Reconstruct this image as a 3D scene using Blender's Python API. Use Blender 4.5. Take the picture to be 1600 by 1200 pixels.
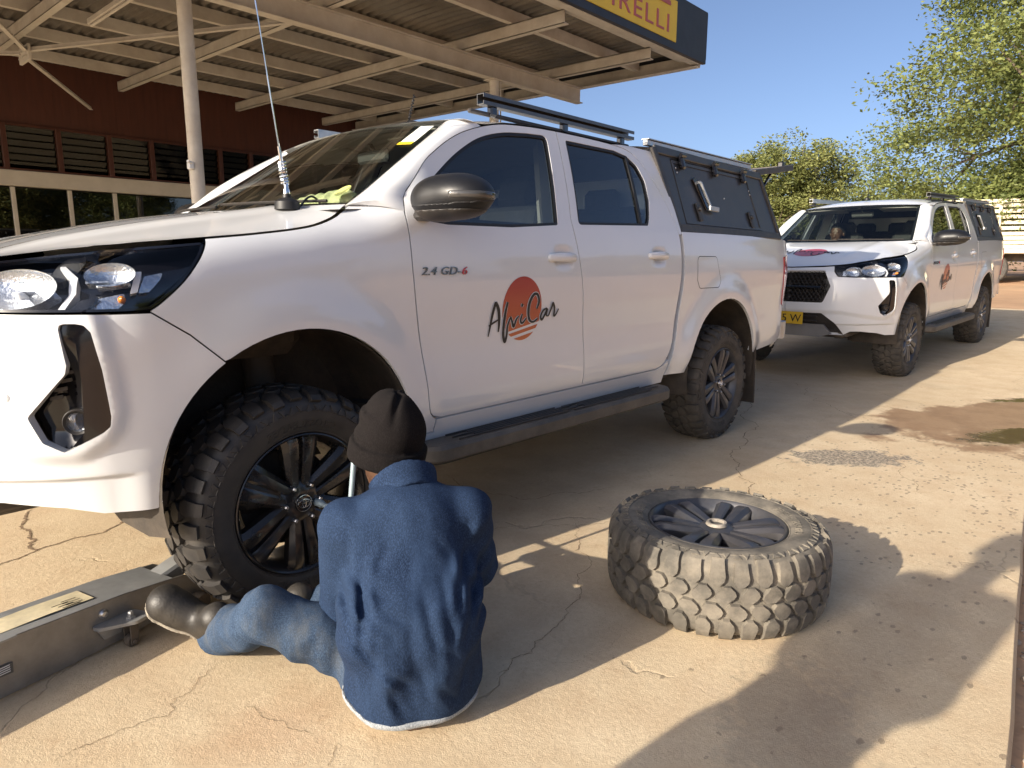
import bpy, bmesh, math, random
import numpy as np
from mathutils import Vector, Matrix
from mathutils.geometry import delaunay_2d_cdt
scene = bpy.context.scene
for _o in list(bpy.data.objects): bpy.data.objects.remove(_o)
R = math.radians
# ------------------------------------------------------------------ camera, sky, sun, exposure
cam_d = bpy.data.cameras.new('camera'); cam = bpy.data.objects.new('camera', cam_d)
scene.collection.objects.link(cam); scene.camera = cam
cam_d.sensor_width = 36; cam_d.lens = 24.02; cam_d.clip_start = .05; cam_d.clip_end = 3000
YAW, PITCH, ROLL = R(48.03), R(10.34), R(.2)
_f = Vector((math.sin(YAW)*math.cos(PITCH), math.cos(YAW)*math.cos(PITCH), -math.sin(PITCH)))
_r = _f.cross(Vector((0,0,1))).normalized(); _u = _r.cross(_f)
_r, _u = _r*math.cos(ROLL)+_u*math.sin(ROLL), _u*math.cos(ROLL)-_r*math.sin(ROLL)
_m = Matrix((_r, _u, -_f)).transposed().to_4x4(); _m.translation = (-1.139, -1.928, 1.166)
cam.matrix_world = _m
SUN_EL, SUN_DIR = R(21.5), R(-9.0)            # elevation; heading of the light on the ground, from +x towards -y
sl = bpy.data.lights.new('sun', 'SUN'); sl.energy = 4.3; sl.angle = R(.55); sl.color = (1.0, .90, .75)
sun = bpy.data.objects.new('sun', sl); scene.collection.objects.link(sun)
_d = Vector((math.cos(SUN_EL)*math.cos(SUN_DIR), math.cos(SUN_EL)*math.sin(SUN_DIR), -math.sin(SUN_EL)))
sun.rotation_euler = _d.to_track_quat('-Z', 'Y').to_euler(); sun.location = (-8, 2, 6)
world = bpy.data.worlds.new('World'); scene.world = world; world.use_nodes = True
_nt = world.node_tree; _nt.nodes.clear()
_sky = _nt.nodes.new('ShaderNodeTexSky'); _sky.sky_type = 'NISHITA'; _sky.sun_disc = False
_sky.sun_elevation = SUN_EL; _sky.sun_rotation = math.atan2(-_d.x, -_d.y)
_sky.air_density = .58; _sky.dust_density = 7.0; _sky.ozone_density = 1.4; _sky.altitude = 1100
_bg = _nt.nodes.new('ShaderNodeBackground'); _bg.inputs[1].default_value = .125
_wo = _nt.nodes.new('ShaderNodeOutputWorld')
_nt.links.new(_sky.outputs[0], _bg.inputs[0]); _nt.links.new(_bg.outputs[0], _wo.inputs[0])
scene.view_settings.view_transform = 'Standard'; scene.view_settings.look = 'None'
scene.view_settings.gamma = 1; scene.view_settings.use_curve_mapping = False
scene.view_settings.exposure = .86
scene.cycles.max_bounces = 6; scene.cycles.diffuse_bounces = 2; scene.cycles.glossy_bounces = 3; scene.cycles.transmission_bounces = 3; scene.cycles.transparent_max_bounces = 10
# ------------------------------------------------------------------ helpers
rng = np.random.default_rng(7); random.seed(7)
COL = scene.collection
def mesh_obj(name, V, F, mat, parent=None, smooth=35, normals=None):
    me = bpy.data.meshes.new(name)
    me.from_pydata([tuple(map(float, p)) for p in V], [], [tuple(map(int, f)) for f in F])
    me.update()
    for m in (mat if isinstance(mat, (list, tuple)) else [mat]): me.materials.append(m)
    if normals is not None:
        me.polygons.foreach_set('use_smooth', [True]*len(me.polygons))
        nn = np.array(normals, float); nn /= np.linalg.norm(nn, axis=1, keepdims=True)+1e-12
        me.normals_split_custom_set_from_vertices([tuple(map(float, n)) for n in nn])
    elif smooth:
        me.polygons.foreach_set('use_smooth', [True]*len(me.polygons))
        if smooth < 180: me.set_sharp_from_angle(angle=R(smooth))
    o = bpy.data.objects.new(name, me); COL.objects.link(o)
    if parent: o.parent = parent
    return o
def tag(o, label=None, cat=None, group=None, kind=None):
    if label: o['label'] = label
    if cat: o['category'] = cat
    if group: o['group'] = group
    if kind: o['kind'] = kind
    return o
def empty(name, loc=(0,0,0), rz=0):
    o = bpy.data.objects.new(name, None); COL.objects.link(o); o.location = loc; o.rotation_euler = (0,0,rz)
    o.empty_display_size = .1
    return o
def copy_tree(o, parent=None):
    c = o.copy(); COL.objects.link(c); c.parent = parent
    for ch in list(o.children): copy_tree(ch, c)
    return c
class MB:
    def __init__(s): s.V = []; s.F = []; s.n = 0
    def add(s, V, F, M=None):
        V = np.asarray(V, float)
        if M is not None: V = V@np.asarray(M[0]).T+np.asarray(M[1])
        s.V.append(V); s.F += [tuple(i+s.n for i in f) for f in F]; s.n += len(V); return s
    def box(s, c, size, bev=.0, M=None):
        h = np.array(size)/2; b = min(bev, h.min()*.9)
        if b <= 0:
            V = [(x,y,z) for x in(-1,1) for y in(-1,1) for z in(-1,1)]; V = np.array(V)*h
            F = [(0,1,3,2),(4,6,7,5),(0,4,5,1),(2,3,7,6),(0,2,6,4),(1,5,7,3)]
        else:
            V = []; idx = {}
            for x in(-1,1):
                for y in(-1,1):
                    for z in(-1,1):
                        for a in range(3):
                            p = np.array([x,y,z])*(h-b); p[a] += (x,y,z)[a]*b; idx[(x,y,z,a)] = len(V); V.append(p)
            F = []
            for a in range(3):
                o = [i for i in range(3) if i != a]
                for sg in(-1,1):
                    q = []
                    for (i,j) in((-1,-1),(1,-1),(1,1),(-1,1)):
                        k = [0,0,0]; k[a] = sg; k[o[0]] = i; k[o[1]] = j; q.append(idx[(*k,a)])
                    F.append(q)
            for a in range(3):           # edges
                o = [i for i in range(3) if i != a]
                for i in(-1,1):
                    for j in(-1,1):
                        k1 = [0,0,0]; k2 = [0,0,0]; k1[a] = -1; k2[a] = 1
                        for k in(k1,k2): k[o[0]] = i; k[o[1]] = j
                        F.append([idx[(*k1,o[0])],idx[(*k1,o[1])],idx[(*k2,o[1])],idx[(*k2,o[0])]])
            for x in(-1,1):
                for y in(-1,1):
                    for z in(-1,1): F.append([idx[(x,y,z,a)] for a in range(3)])
            V = np.array(V)
            G = []
            for f in F:
                p = V[list(f)]; n = np.cross(p[1]-p[0], p[2]-p[0])
                G.append(tuple(f) if n@p.mean(0) > 0 else tuple(f[::-1]))
            F = G
        V = V if M is None else V@np.asarray(M).T
        return s.add(V+np.array(c), F)
    def lathe(s, prof, c=(0,0,0), axis='z', n=32, closed=False):
        """prof: list of (r, h) along the axis"""
        prof = np.array(prof, float); m = len(prof); a = np.linspace(0, 2*np.pi, n, endpoint=False)
        r = prof[:,0][None]*np.ones((n,1)); h = prof[:,1][None]*np.ones((n,1)); ca = np.cos(a)[:,None]; sa = np.sin(a)[:,None]
        if axis == 'z': V = np.stack([r*ca, r*sa, h], -1)
        elif axis == 'y': V = np.stack([r*ca, h, -r*sa], -1)
        else: V = np.stack([h, r*ca, r*sa], -1)
        F = []
        for i in range(n):
            k = (i+1) % n
            for j in range(m-1 if not closed else m):
                l = (j+1) % m; F.append((i*m+j, k*m+j, k*m+l, i*m+l))
        return s.add(V.reshape(-1,3)+np.array(c), F)
    def tube(s, pts, rad, n=10, caps=True):
        pts = np.array(pts, float); m = len(pts); rad = np.ones(m)*rad
        t = np.gradient(pts, axis=0); t /= np.linalg.norm(t, axis=1, keepdims=True)+1e-12
        up = np.array([0,0,1.]) if abs(t[0,2]) < .9 else np.array([1.,0,0])
        V = []; u = np.cross(t[0], up); u /= np.linalg.norm(u)
        for i in range(m):
            u = u-t[i]*(u@t[i]); u /= np.linalg.norm(u)+1e-12; w = np.cross(t[i], u)
            for k in range(n):
                a = 2*np.pi*k/n; V.append(pts[i]+rad[i]*(np.cos(a)*u+np.sin(a)*w))
        F = [(i*n+k, i*n+(k+1)%n, (i+1)*n+(k+1)%n, (i+1)*n+k) for i in range(m-1) for k in range(n)]
        if caps: F += [tuple(range(n))[::-1], tuple((m-1)*n+k for k in range(n))]
        return s.add(V, F)
    def bar(s, a, b, w, h, up=(0,0,1), bev=.0):
        """box from point a to b, w sideways, h along up"""
        a = np.array(a, float); b = np.array(b, float); x = b-a; L = np.linalg.norm(x); x /= L
        z = np.array(up, float); z -= x*(z@x); z /= np.linalg.norm(z); y = np.cross(z, x)
        return s.box((a+b)/2, (L, w, h), bev, np.stack([x,y,z],1))
    def prism(s, poly, frame, depth):
        """poly 2-D, frame=(origin, ex, ey, en); extruded by depth along en"""
        o, ex, ey, en = [np.array(q, float) for q in frame]; p = np.array(poly, float); n = len(p)
        A = o+p[:,:1]*ex+p[:,1:2]*ey; B = A+en*depth
        F = [tuple(range(n))[::-1], tuple(range(n, 2*n))]+[(i,(i+1)%n,n+(i+1)%n,n+i) for i in range(n)]
        return s.add(np.vstack([A,B]), F)
    def build(s, name, mat, parent=None, smooth=35, mirror=False):
        V = np.vstack(s.V); F = s.F
        if mirror: V = V*[1,-1,1]+[0,2*CY,0]; F = [f[::-1] for f in F]
        return mesh_obj(name, V, F, mat, parent, smooth)
def RZ(a): c, s = math.cos(a), math.sin(a); return np.array([[c,-s,0],[s,c,0],[0,0,1]])
def RY(a): c, s = math.cos(a), math.sin(a); return np.array([[c,0,s],[0,1,0],[-s,0,c]])
def RX(a): c, s = math.cos(a), math.sin(a); return np.array([[1,0,0],[0,c,-s],[0,s,c]])
# --- 2-D outlines
def spl(pts, n=8):
    p = np.array(pts, float); out = []
    q = np.vstack([2*p[0]-p[1], p, 2*p[-1]-p[-2]])
    for i in range(1, len(q)-2):
        for t in np.linspace(0, 1, n, endpoint=False):
            a, b, c, d = q[i-1], q[i], q[i+1], q[i+2]
            out.append(.5*((2*b)+(-a+c)*t+(2*a-5*b+4*c-d)*t*t+(-a+3*b-3*c+d)*t**3))
    out.append(p[-1]); return np.array(out)
def rnd(pts, r=.02, n=6):
    """polygon with rounded corners; points may be (x,y) or (x,y,r)"""
    out = []; m = len(pts)
    for i in range(m):
        p = np.array(pts[i][:2], float); rr = pts[i][2] if len(pts[i]) > 2 else r
        a = np.array(pts[i-1][:2], float)-p; b = np.array(pts[(i+1) % m][:2], float)-p
        la, lb = np.linalg.norm(a), np.linalg.norm(b); a /= la; b /= lb
        ang = math.acos(max(-1, min(1, a@b)))
        if rr <= 0 or ang > 3.1: out.append(p); continue
        d = min(rr/math.tan(ang/2), la*.48, lb*.48)
        for t in np.linspace(0, 1, n):
            out.append((1-t)**2*(p+a*d)+2*t*(1-t)*p+t*t*(p+b*d))
    return np.array(out)
def area2(p): return .5*np.sum(p[:,0]*np.roll(p[:,1],-1)-np.roll(p[:,0],-1)*p[:,1])
def inset(p, d):
    p = np.array(p, float); keep = np.linalg.norm(p-np.roll(p,1,0), axis=1) > 1e-6; p = p[keep]
    if area2(p) < 0: p = p[::-1]
    e = np.roll(p,-1,0)-p; e /= np.linalg.norm(e, axis=1, keepdims=True)+1e-12
    n = np.stack([-e[:,1], e[:,0]], 1); nn = n+np.roll(n,1,0); l = np.linalg.norm(nn, axis=1, keepdims=True)+1e-9; nn /= l
    c = np.clip((nn*n).sum(1, keepdims=True), .4, 1)
    return p+nn*d/c
def resamp(p, step):
    p = np.array(p, float); out = []
    for i in range(len(p)):
        a, b = p[i], p[(i+1) % len(p)]; n = max(1, int(np.ceil(np.linalg.norm(b-a)/step)))
        for k in range(n): out.append(a+(b-a)*k/n)
    return np.array(out)
def inside(q, poly):
    x, y = q[:,0], q[:,1]; c = np.zeros(len(q), bool); p = np.array(poly)
    x1, y1 = p[:,0], p[:,1]; x2, y2 = np.roll(x1,-1), np.roll(y1,-1)
    for a, b, d, e in zip(x1, y1, x2, y2):
        if b == e: continue
        m = ((b > y) != (e > y)) & (x < (d-a)*(y-b)/(e-b)+a); c ^= m
    return c
def bdist(q, poly):
    p = np.array(poly); a = p; b = np.roll(p,-1,0); d = np.full(len(q), 1e9)
    for s, e in zip(a, b):
        v = e-s; t = np.clip(((q-s)@v)/(v@v+1e-12), 0, 1); d = np.minimum(d, np.linalg.norm(q-s-t[:,None]*v, axis=1))
    return d
def tri2(outline, holes=(), step=.05, bstep=.02):
    o = resamp(outline, bstep); hs = [resamp(h, bstep) for h in holes]
    lo, hi = o.min(0), o.max(0)
    gx, gy = np.meshgrid(np.arange(lo[0]+step*.5, hi[0], step), np.arange(lo[1]+step*.5, hi[1], step*.87))
    gx = gx+(np.arange(gx.shape[0]) % 2)[:,None]*step*.5
    g = np.stack([gx.ravel(), gy.ravel()], 1)
    k = inside(g, o)&(bdist(g, o) > step*.45)
    for h in hs: k &= ~inside(g, h)&(bdist(g, h) > step*.45)
    g = g[k]
    pts = [*o]; ed = [(i,(i+1) % len(o)) for i in range(len(o))]; n = len(o)
    for h in hs: pts += [*h]; ed += [(n+i, n+(i+1) % len(h)) for i in range(len(h))]; n += len(h)
    pts = np.array(pts+[*g])
    vs, es, fs, _, _, _ = delaunay_2d_cdt([Vector(p) for p in pts], ed, [], 0, 1e-6)
    V = np.array([(p.x, p.y) for p in vs]); F = np.array([f for f in fs if len(f) == 3])
    c = V[F].mean(1); k = inside(c, o)
    for h in hs: k &= ~inside(c, h)
    F = F[k]
    a = V[F]; ar = (a[:,1,0]-a[:,0,0])*(a[:,2,1]-a[:,0,1])-(a[:,1,1]-a[:,0,1])*(a[:,2,0]-a[:,0,0])
    F[ar < 0] = F[ar < 0][:,::-1]
    return V, F[np.abs(ar) > 1e-9]
def snorm(S, u, z, h=2e-3):
    a = (S(u+h, z)-S(u-h, z)); b = (S(u, z+h)-S(u, z-h)); n = np.cross(a, b)
    return n/(np.linalg.norm(n, axis=-1, keepdims=True)+1e-12)
def panel_data(outline, holes=(), S=None, step=.05, off=0., thick=.014, bstep=.02, roll=.0):
    V2, F = tri2(outline, holes, step, bstep); used = np.unique(F); mp = -np.ones(len(V2), int); mp[used] = np.arange(len(used))
    V2 = V2[used]; F = mp[F]
    n = snorm(S, V2[:,0], V2[:,1]); V = S(V2[:,0], V2[:,1])+n*off
    Vs, Ns, Fs = [V], [n], [tuple(f) for f in F]
    if thick:
        cnt = {}
        for f in F:
            for i in range(3):
                a, b = f[i], f[(i+1) % 3]; cnt[(a, b)] = 1
        be = [(a, b) for (a, b) in cnt if (b, a) not in cnt]
        base = len(V); TV, TN = [], []
        for (a, b) in be:
            d = V[b]-V[a]; o = np.cross(d, n[a]+n[b]); o /= np.linalg.norm(o)+1e-12
            i = base+len(TV)
            TV += [V[a], V[b], V[b]-n[b]*thick, V[a]-n[a]*thick]; TN += [o, o, o, o]
            Fs.append((i, i+3, i+2, i+1))
        Vs.append(np.array(TV)); Ns.append(np.array(TN))
    return np.vstack(Vs), Fs, np.vstack(Ns)
def panel(name, outline, mat, parent=None, holes=(), S=None, mirror=False, both=False, **k):
    V, F, N = panel_data(outline, holes, S or P, **k)
    Vm = V*[1,-1,1]+[0,2*CY,0]; Nm = N*[1,-1,1]; Fm = [f[::-1] for f in F]
    if both: V, N, F = np.vstack([V, Vm]), np.vstack([N, Nm]), list(F)+[tuple(i+len(V) for i in f) for f in Fm]
    elif mirror: V, F, N = Vm, Fm, Nm
    return mesh_obj(name, V, F, mat, parent, normals=N)
def strip(rows, closed=False):
    """grid of points rows[i][j] -> V, F"""
    A = np.array(rows, float); m, n = A.shape[:2]
    F = [(i*n+j, i*n+(j+1) % n, (i+1)*n+(j+1) % n, (i+1)*n+j) for i in range(m-1) for j in range(n if closed else n-1)]
    return A.reshape(-1,3), F
def text_mesh(body, size, extrude=0, font_shear=0, align='CENTER', bevel=0, spacing=1):
    c = bpy.data.curves.new('txt', 'FONT'); c.body = body; c.size = size; c.extrude = extrude; c.align_x = align; c.shear = font_shear
    c.bevel_depth = bevel; c.space_character = spacing; c.resolution_u = 4
    o = bpy.data.objects.new('txt', c); COL.objects.link(o)
    dg = bpy.context.evaluated_depsgraph_get(); me = o.evaluated_get(dg).to_mesh()
    V = np.array([v.co[:] for v in me.vertices]).reshape(-1,3); F = [tuple(p.vertices) for p in me.polygons]
    bpy.data.objects.remove(o); bpy.data.curves.remove(c)
    return V, F
# --- signed distance fields -> mesh (surface nets)
def sd_caps(p, a, b, ra, rb):
    a = np.array(a, float); b = np.array(b, float); ab = b-a; t = np.clip(((p-a)@ab)/(ab@ab), 0, 1)
    return np.linalg.norm(p-a-t[...,None]*ab, axis=-1)-(ra+(rb-ra)*t)
def sd_ell(p, c, r, M=None):
    q = p-np.array(c, float)
    if M is not None: q = q@np.asarray(M)
    r = np.array(r, float); k0 = np.linalg.norm(q/r, axis=-1); k1 = np.linalg.norm(q/(r*r), axis=-1)
    return k0*(k0-1)/(k1+1e-9)
def smin(a, b, k):
    h = np.clip(.5+.5*(b-a)/k, 0, 1); return b*(1-h)+a*h-k*h*(1-h)
def smax(a, b, k): return -smin(-a, -b, k)
def nets(fn, lo, hi, h):
    lo = np.array(lo, float); hi = np.array(hi, float); n = np.ceil((hi-lo)/h).astype(int)+1
    ax = [lo[i]+h*np.arange(n[i]) for i in range(3)]
    G = np.stack(np.meshgrid(*ax, indexing='ij'), -1); D = fn(G)
    s = D < 0; c = np.zeros(np.array(D.shape)-1, int)
    for i in(0,1):
        for j in(0,1):
            for k in(0,1): c += s[i:n[0]-1+i, j:n[1]-1+j, k:n[2]-1+k]
    act = (c > 0)&(c < 8); idx = -np.ones(act.shape, int); cells = np.argwhere(act); idx[act] = np.arange(len(cells))
    acc = np.zeros((len(cells),3)); cn = np.zeros(len(cells))
    cor = [(i,j,k) for i in(0,1) for j in(0,1) for k in(0,1)]
    for a in range(8):
        for b in range(a+1, 8):
            if sum(abs(x-y) for x, y in zip(cor[a], cor[b])) != 1: continue
            da = D[tuple((cells+cor[a]).T)]; db = D[tuple((cells+cor[b]).T)]; m = (da < 0) != (db < 0)
            t = np.where(m, da/(da-db+1e-12), 0)
            p = np.array(cor[a])[None]+t[:,None]*(np.array(cor[b])-np.array(cor[a]))
            acc[m] += p[m]; cn[m] += 1
    V = lo+h*(cells+acc/cn[:,None]); F = []
    for ax_ in range(3):
        o = [i for i in range(3) if i != ax_]
        sl0 = [slice(None)]*3; sl1 = [slice(None)]*3; sl0[ax_] = slice(0,-1); sl1[ax_] = slice(1,None)
        ch = s[tuple(sl0)] != s[tuple(sl1)]
        e = np.argwhere(ch); e = e[(e[:,o[0]] > 0)&(e[:,o[1]] > 0)&(e[:,o[0]] < n[o[0]]-1)&(e[:,o[1]] < n[o[1]]-1)]
        q = []
        for (i, j) in((-1,-1),(0,-1),(0,0),(-1,0)):
            k = e.copy(); k[:,o[0]] += i; k[:,o[1]] += j; q.append(idx[tuple(k.T)])
        q = np.stack(q, 1); inn = s[tuple(e.T)]
        flip = inn if ax_ != 1 else ~inn
        q[~flip] = q[~flip][:,::-1]; F.append(q)
    return V, np.vstack(F)
def noise3(p, f, seed=0):
    """cheap smooth value noise from summed rotated sines, about -1..1"""
    r = np.random.default_rng(seed); o = 0
    for i in range(7):
        d = r.normal(size=3); d /= np.linalg.norm(d); o = o+np.sin((p@d)*f*(.6+.9*r.random())+r.random()*6.28+1.7*np.sin((p@np.roll(d,1))*f*.5+i))
    return o/4.
# ------------------------------------------------------------------ materials
MATS = {}
def nodes(m):
    m.use_nodes = True; nt = m.node_tree; return nt, nt.nodes['Principled BSDF']
def setin(b, **k):
    for a, v in k.items():
        a = a.replace('_', ' ')
        if a in b.inputs:
            b.inputs[a].default_value = (*v, 1) if isinstance(v, tuple) and len(v) == 3 else v
def mat(name, col, rough=.5, metal=0., coat=0., var=.0, vscale=8, bump=0., bscale=60, dust=None, dust_amt=.35, spec=.5, rvar=0., coatr=.03, bdist=.004):
    """principled with noise-driven colour variation, optional dust layer and fine bump"""
    m = bpy.data.materials.new(name); nt, b = nodes(m); L = nt.links; N = nt.nodes
    setin(b, Base_Color=col, Roughness=rough, Metallic=metal, Coat_Weight=coat, Coat_Roughness=coatr, Specular_IOR_Level=spec)
    tc = N.new('ShaderNodeTexCoord')
    src = None
    if var or dust or rvar:
        n1 = N.new('ShaderNodeTexNoise'); n1.inputs['Scale'].default_value = vscale; n1.inputs['Detail'].default_value = 5; n1.inputs['Roughness'].default_value = .62
        L.new(tc.outputs['Object'], n1.inputs['Vector'])
        cr = N.new('ShaderNodeValToRGB'); e = cr.color_ramp.elements
        c = np.array(col); e[0].position = .3; e[1].position = .72
        e[0].color = (*np.clip(c*(1-var), 0, 1), 1); e[1].color = (*np.clip(c*(1+var), 0, 1), 1)
        L.new(n1.outputs['Fac'], cr.inputs['Fac']); src = cr.outputs['Color']
        if dust:
            n2 = N.new('ShaderNodeTexNoise'); n2.inputs['Scale'].default_value = vscale*.45; n2.inputs['Detail'].default_value = 6; n2.inputs['Roughness'].default_value = .7
            L.new(tc.outputs['Object'], n2.inputs['Vector'])
            r2 = N.new('ShaderNodeMapRange'); r2.inputs[1].default_value = .42; r2.inputs[2].default_value = .72; r2.inputs[3].default_value = dust_amt*.25; r2.inputs[4].default_value = dust_amt
            L.new(n2.outputs['Fac'], r2.inputs[0])
            mx = N.new('ShaderNodeMixRGB'); mx.inputs[2].default_value = (*dust, 1)
            L.new(r2.outputs[0], mx.inputs[0]); L.new(src, mx.inputs[1]); src = mx.outputs[0]
            mr = N.new('ShaderNodeMapRange'); mr.inputs[3].default_value = rough; mr.inputs[4].default_value = min(1, rough+.35)
            L.new(r2.outputs[0], mr.inputs[0]); L.new(mr.outputs[0], b.inputs['Roughness'])
        elif rvar:
            mr = N.new('ShaderNodeMapRange'); mr.inputs[1].default_value = .3; mr.inputs[2].default_value = .7; mr.inputs[3].default_value = max(.02, rough-rvar); mr.inputs[4].default_value = min(1, rough+rvar)
            L.new(n1.outputs['Fac'], mr.inputs[0]); L.new(mr.outputs[0], b.inputs['Roughness'])
        L.new(src, b.inputs['Base Color'])
    if bump:
        n3 = N.new('ShaderNodeTexNoise'); n3.inputs['Scale'].default_value = bscale; n3.inputs['Detail'].default_value = 3
        L.new(tc.outputs['Object'], n3.inputs['Vector'])
        bp = N.new('ShaderNodeBump'); bp.inputs['Strength'].default_value = bump; bp.inputs['Distance'].default_value = bdist
        L.new(n3.outputs['Fac'], bp.inputs['Height']); L.new(bp.outputs[0], b.inputs['Normal'])
    MATS[name] = m; return m
def glass_mat(name, tint, ior=1.5, rough=0., refl=1.0):
    m = bpy.data.materials.new(name); m.use_nodes = True; nt = m.node_tree; N = nt.nodes; L = nt.links; N.clear()
    o = N.new('ShaderNodeOutputMaterial'); t = N.new('ShaderNodeBsdfTransparent'); t.inputs[0].default_value = (*tint, 1)
    g = N.new('ShaderNodeBsdfGlossy'); g.inputs['Roughness'].default_value = rough; g.inputs[0].default_value = (refl, refl, refl, 1)
    lw = N.new('ShaderNodeLayerWeight'); lw.inputs[0].default_value = .5; pw = N.new('ShaderNodeMath'); pw.operation = 'POWER'; pw.inputs[1].default_value = 5; L.new(lw.outputs['Facing'], pw.inputs[0])
    f0 = ((ior-1)/(ior+1))**2; f = N.new('ShaderNodeMath'); f.operation = 'MULTIPLY_ADD'; f.inputs[1].default_value = 1-f0; f.inputs[2].default_value = f0; L.new(pw.outputs[0], f.inputs[0]); x = N.new('ShaderNodeMixShader')
    L.new(f.outputs[0], x.inputs[0]); L.new(t.outputs[0], x.inputs[1]); L.new(g.outputs[0], x.inputs[2]); L.new(x.outputs[0], o.inputs[0])
    MATS[name] = m; return m
DUST = (.36,.27,.18)
M_paint = mat('white_paint', (.75,.765,.78), .32, coat=1.0, var=.012, vscale=3, dust=(.50,.42,.33), dust_amt=.08)
M_glass = glass_mat('side_glass', (.30,.34,.36), 1.85)
M_wglass = glass_mat('windscreen_glass', (.70,.76,.71), 1.50)
M_lens = glass_mat('lamp_lens', (.96,.97,.98), 1.45)
M_black = mat('black_plastic', (.018,.018,.019), .42, var=.15, vscale=20, dust=DUST, dust_amt=.10, bump=.08, bscale=900)
M_gloss = mat('gloss_black', (.005,.005,.007), .12, coat=.5, rvar=.03)
M_matt = mat('arch_liner', (.022,.020,.019), .85, var=.3, vscale=9, dust=DUST, dust_amt=.22, bump=.3, bscale=120)
M_under = mat('underbody', (.03,.028,.026), .75, var=.35, vscale=7, dust=DUST, dust_amt=.35, bump=.3, bscale=60)
M_rubber = mat('window_rubber', (.012,.012,.013), .5, var=.1)
M_tyre = mat('tyre_rubber', (.020,.020,.021), .50, var=.25, vscale=14, dust=(.20,.16,.115), dust_amt=.22, bump=.15, bscale=300, bdist=.002)
M_tyre_d = mat('tyre_rubber_dusty', (.030,.029,.028), .72, var=.3, vscale=14, dust=(.24,.195,.145), dust_amt=.36, bump=.2, bscale=300, bdist=.002)
M_tyre_s = mat('tyre_rubber_worn', (.05,.048,.044), .80, var=.4, vscale=18, dust=(.33,.285,.22), dust_amt=.75, bump=.25, bscale=260, bdist=.002)
M_rim = mat('rim_dark', (.024,.025,.028), .26, metal=.55, coat=.5, var=.15, vscale=12, dust=DUST, dust_amt=.10, coatr=.12)
M_rim_d = mat('rim_dusty', (.050,.056,.070), .40, metal=.5, coat=.3, var=.2, vscale=12, dust=DUST, dust_amt=.14, coatr=.2)
M_steel = mat('zinc_steel', (.55,.55,.55), .32, metal=1., var=.1, vscale=40, rvar=.1)
M_chrome = mat('chrome', (.82,.83,.84), .08, metal=1., rvar=.03)
M_alu = mat('galvanised', (.55,.56,.56), .42, metal=.9, var=.12, vscale=30, rvar=.12)
M_rack = mat('rack_dark', (.05,.05,.052), .4, metal=.4, var=.2, vscale=20, dust=DUST, dust_amt=.2)
M_canopy = mat('canopy_charcoal', (.030,.033,.040), .40, var=.12, vscale=9, dust=(.3,.27,.23), dust_amt=.13, bump=.05, bscale=700, coat=.25, coatr=.25)
M_seat = mat('seat_fabric', (.035,.035,.037), .85, var=.2, vscale=30, bump=.3, bscale=400)
M_trim = mat('interior_trim', (.05,.05,.052), .7, var=.12, vscale=20)
M_head = mat('headliner', (.42,.40,.37), .9, var=.06)
M_amber = mat('amber', (.75,.25,.03), .2, coat=1.)
M_red = mat('tail_red', (.42,.012,.018), .12, coat=1., var=.1, vscale=40)
M_refl = mat('reflector', (.60,.63,.67), .17, metal=.85, rvar=.08, var=.12, vscale=60, bump=.6, bscale=110)
M_white = mat('white_plastic', (.78,.79,.80), .3, coat=.4)
# ---- pickup body surfaces (truck frame: x rearward from front axle, y inward from left tyre face, z up)
CY = 0.90
def herm(xs, ys):
    xs = np.array(xs, float); ys = np.array(ys, float)
    d = np.diff(ys)/np.diff(xs); m = np.empty_like(ys)
    m[1:-1] = np.where(d[1:]*d[:-1] > 0, 2*d[1:]*d[:-1]/(d[1:]+d[:-1]+1e-12), 0); m[0] = d[0]; m[-1] = d[-1]
    def f(x):
        x = np.asarray(x, float); i = np.clip(np.searchsorted(xs, x)-1, 0, len(xs)-2)
        h = xs[i+1]-xs[i]; t = np.clip((x-xs[i])/h, 0, 1)
        return (ys[i]*(1+2*t)*(1-t)**2 + m[i]*h*t*(1-t)**2 + ys[i+1]*t*t*(3-2*t) + m[i+1]*h*t*t*(t-1))
    return f
def sstep(a, b, x):
    t = np.clip((np.asarray(x, float)-a)/(b-a), 0, 1); return t*t*(3-2*t)
PLAN = np.array([(-.30,.004),(-.42,.010),(-.54,.036),(-.65,.097),(-.745,.182),(-.82,.275),(-.872,.385),(-.905,.50),(-.93,.66),(-.942,.79),(-.944,.90)])
def _plan():
    s = np.concatenate([[0], np.cumsum(np.linalg.norm(np.diff(PLAN, axis=0), axis=1))])
    return s, herm(s, PLAN[:,0]), herm(s, PLAN[:,1])
PS, PX, PYY = _plan()
PL = PS[-1]; U0 = -.30; UC = U0-PL            # u of the front centre line
SIDEB = herm([-.3,0,.4,1.0,2.0,3.0,3.5,3.9,4.1,4.2,4.26],[.004,0,.004,.002,.002,.002,.005,.014,.030,.050,.085])
CABS = herm([.40,.50,.56,.62,.70,.80,.90,1.0,1.08,1.16,1.24,1.31,1.35,1.50,1.70,1.80],
            [.085,.055,.032,.020,.017,.019,.014,.006,.003,.006,.014,.026,.038,.088,.168,.215])
FENS = herm([-.9,-.7,-.5,-.3,-.22,-.16,-.11,-.075,-.045,-.02,0,.03],[.06,.03,.014,.004,0,.002,.009,.020,.038,.065,.10,.17])
ZTOP = herm([-.6,-.45,-.24,0,.25,.5,.8],[1.135,1.18,1.238,1.272,1.312,1.36,1.42])
FRT = herm([.38,.44,.52,.60,.70,.80,.90,1.0,1.06,1.12,1.18,1.24],[.13,.085,.035,.008,0,.004,.012,.03,.055,.09,.14,.21])
ARCH = ((.015,.49,.455,.457),(3.08,.465,.478,.455))
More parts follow.
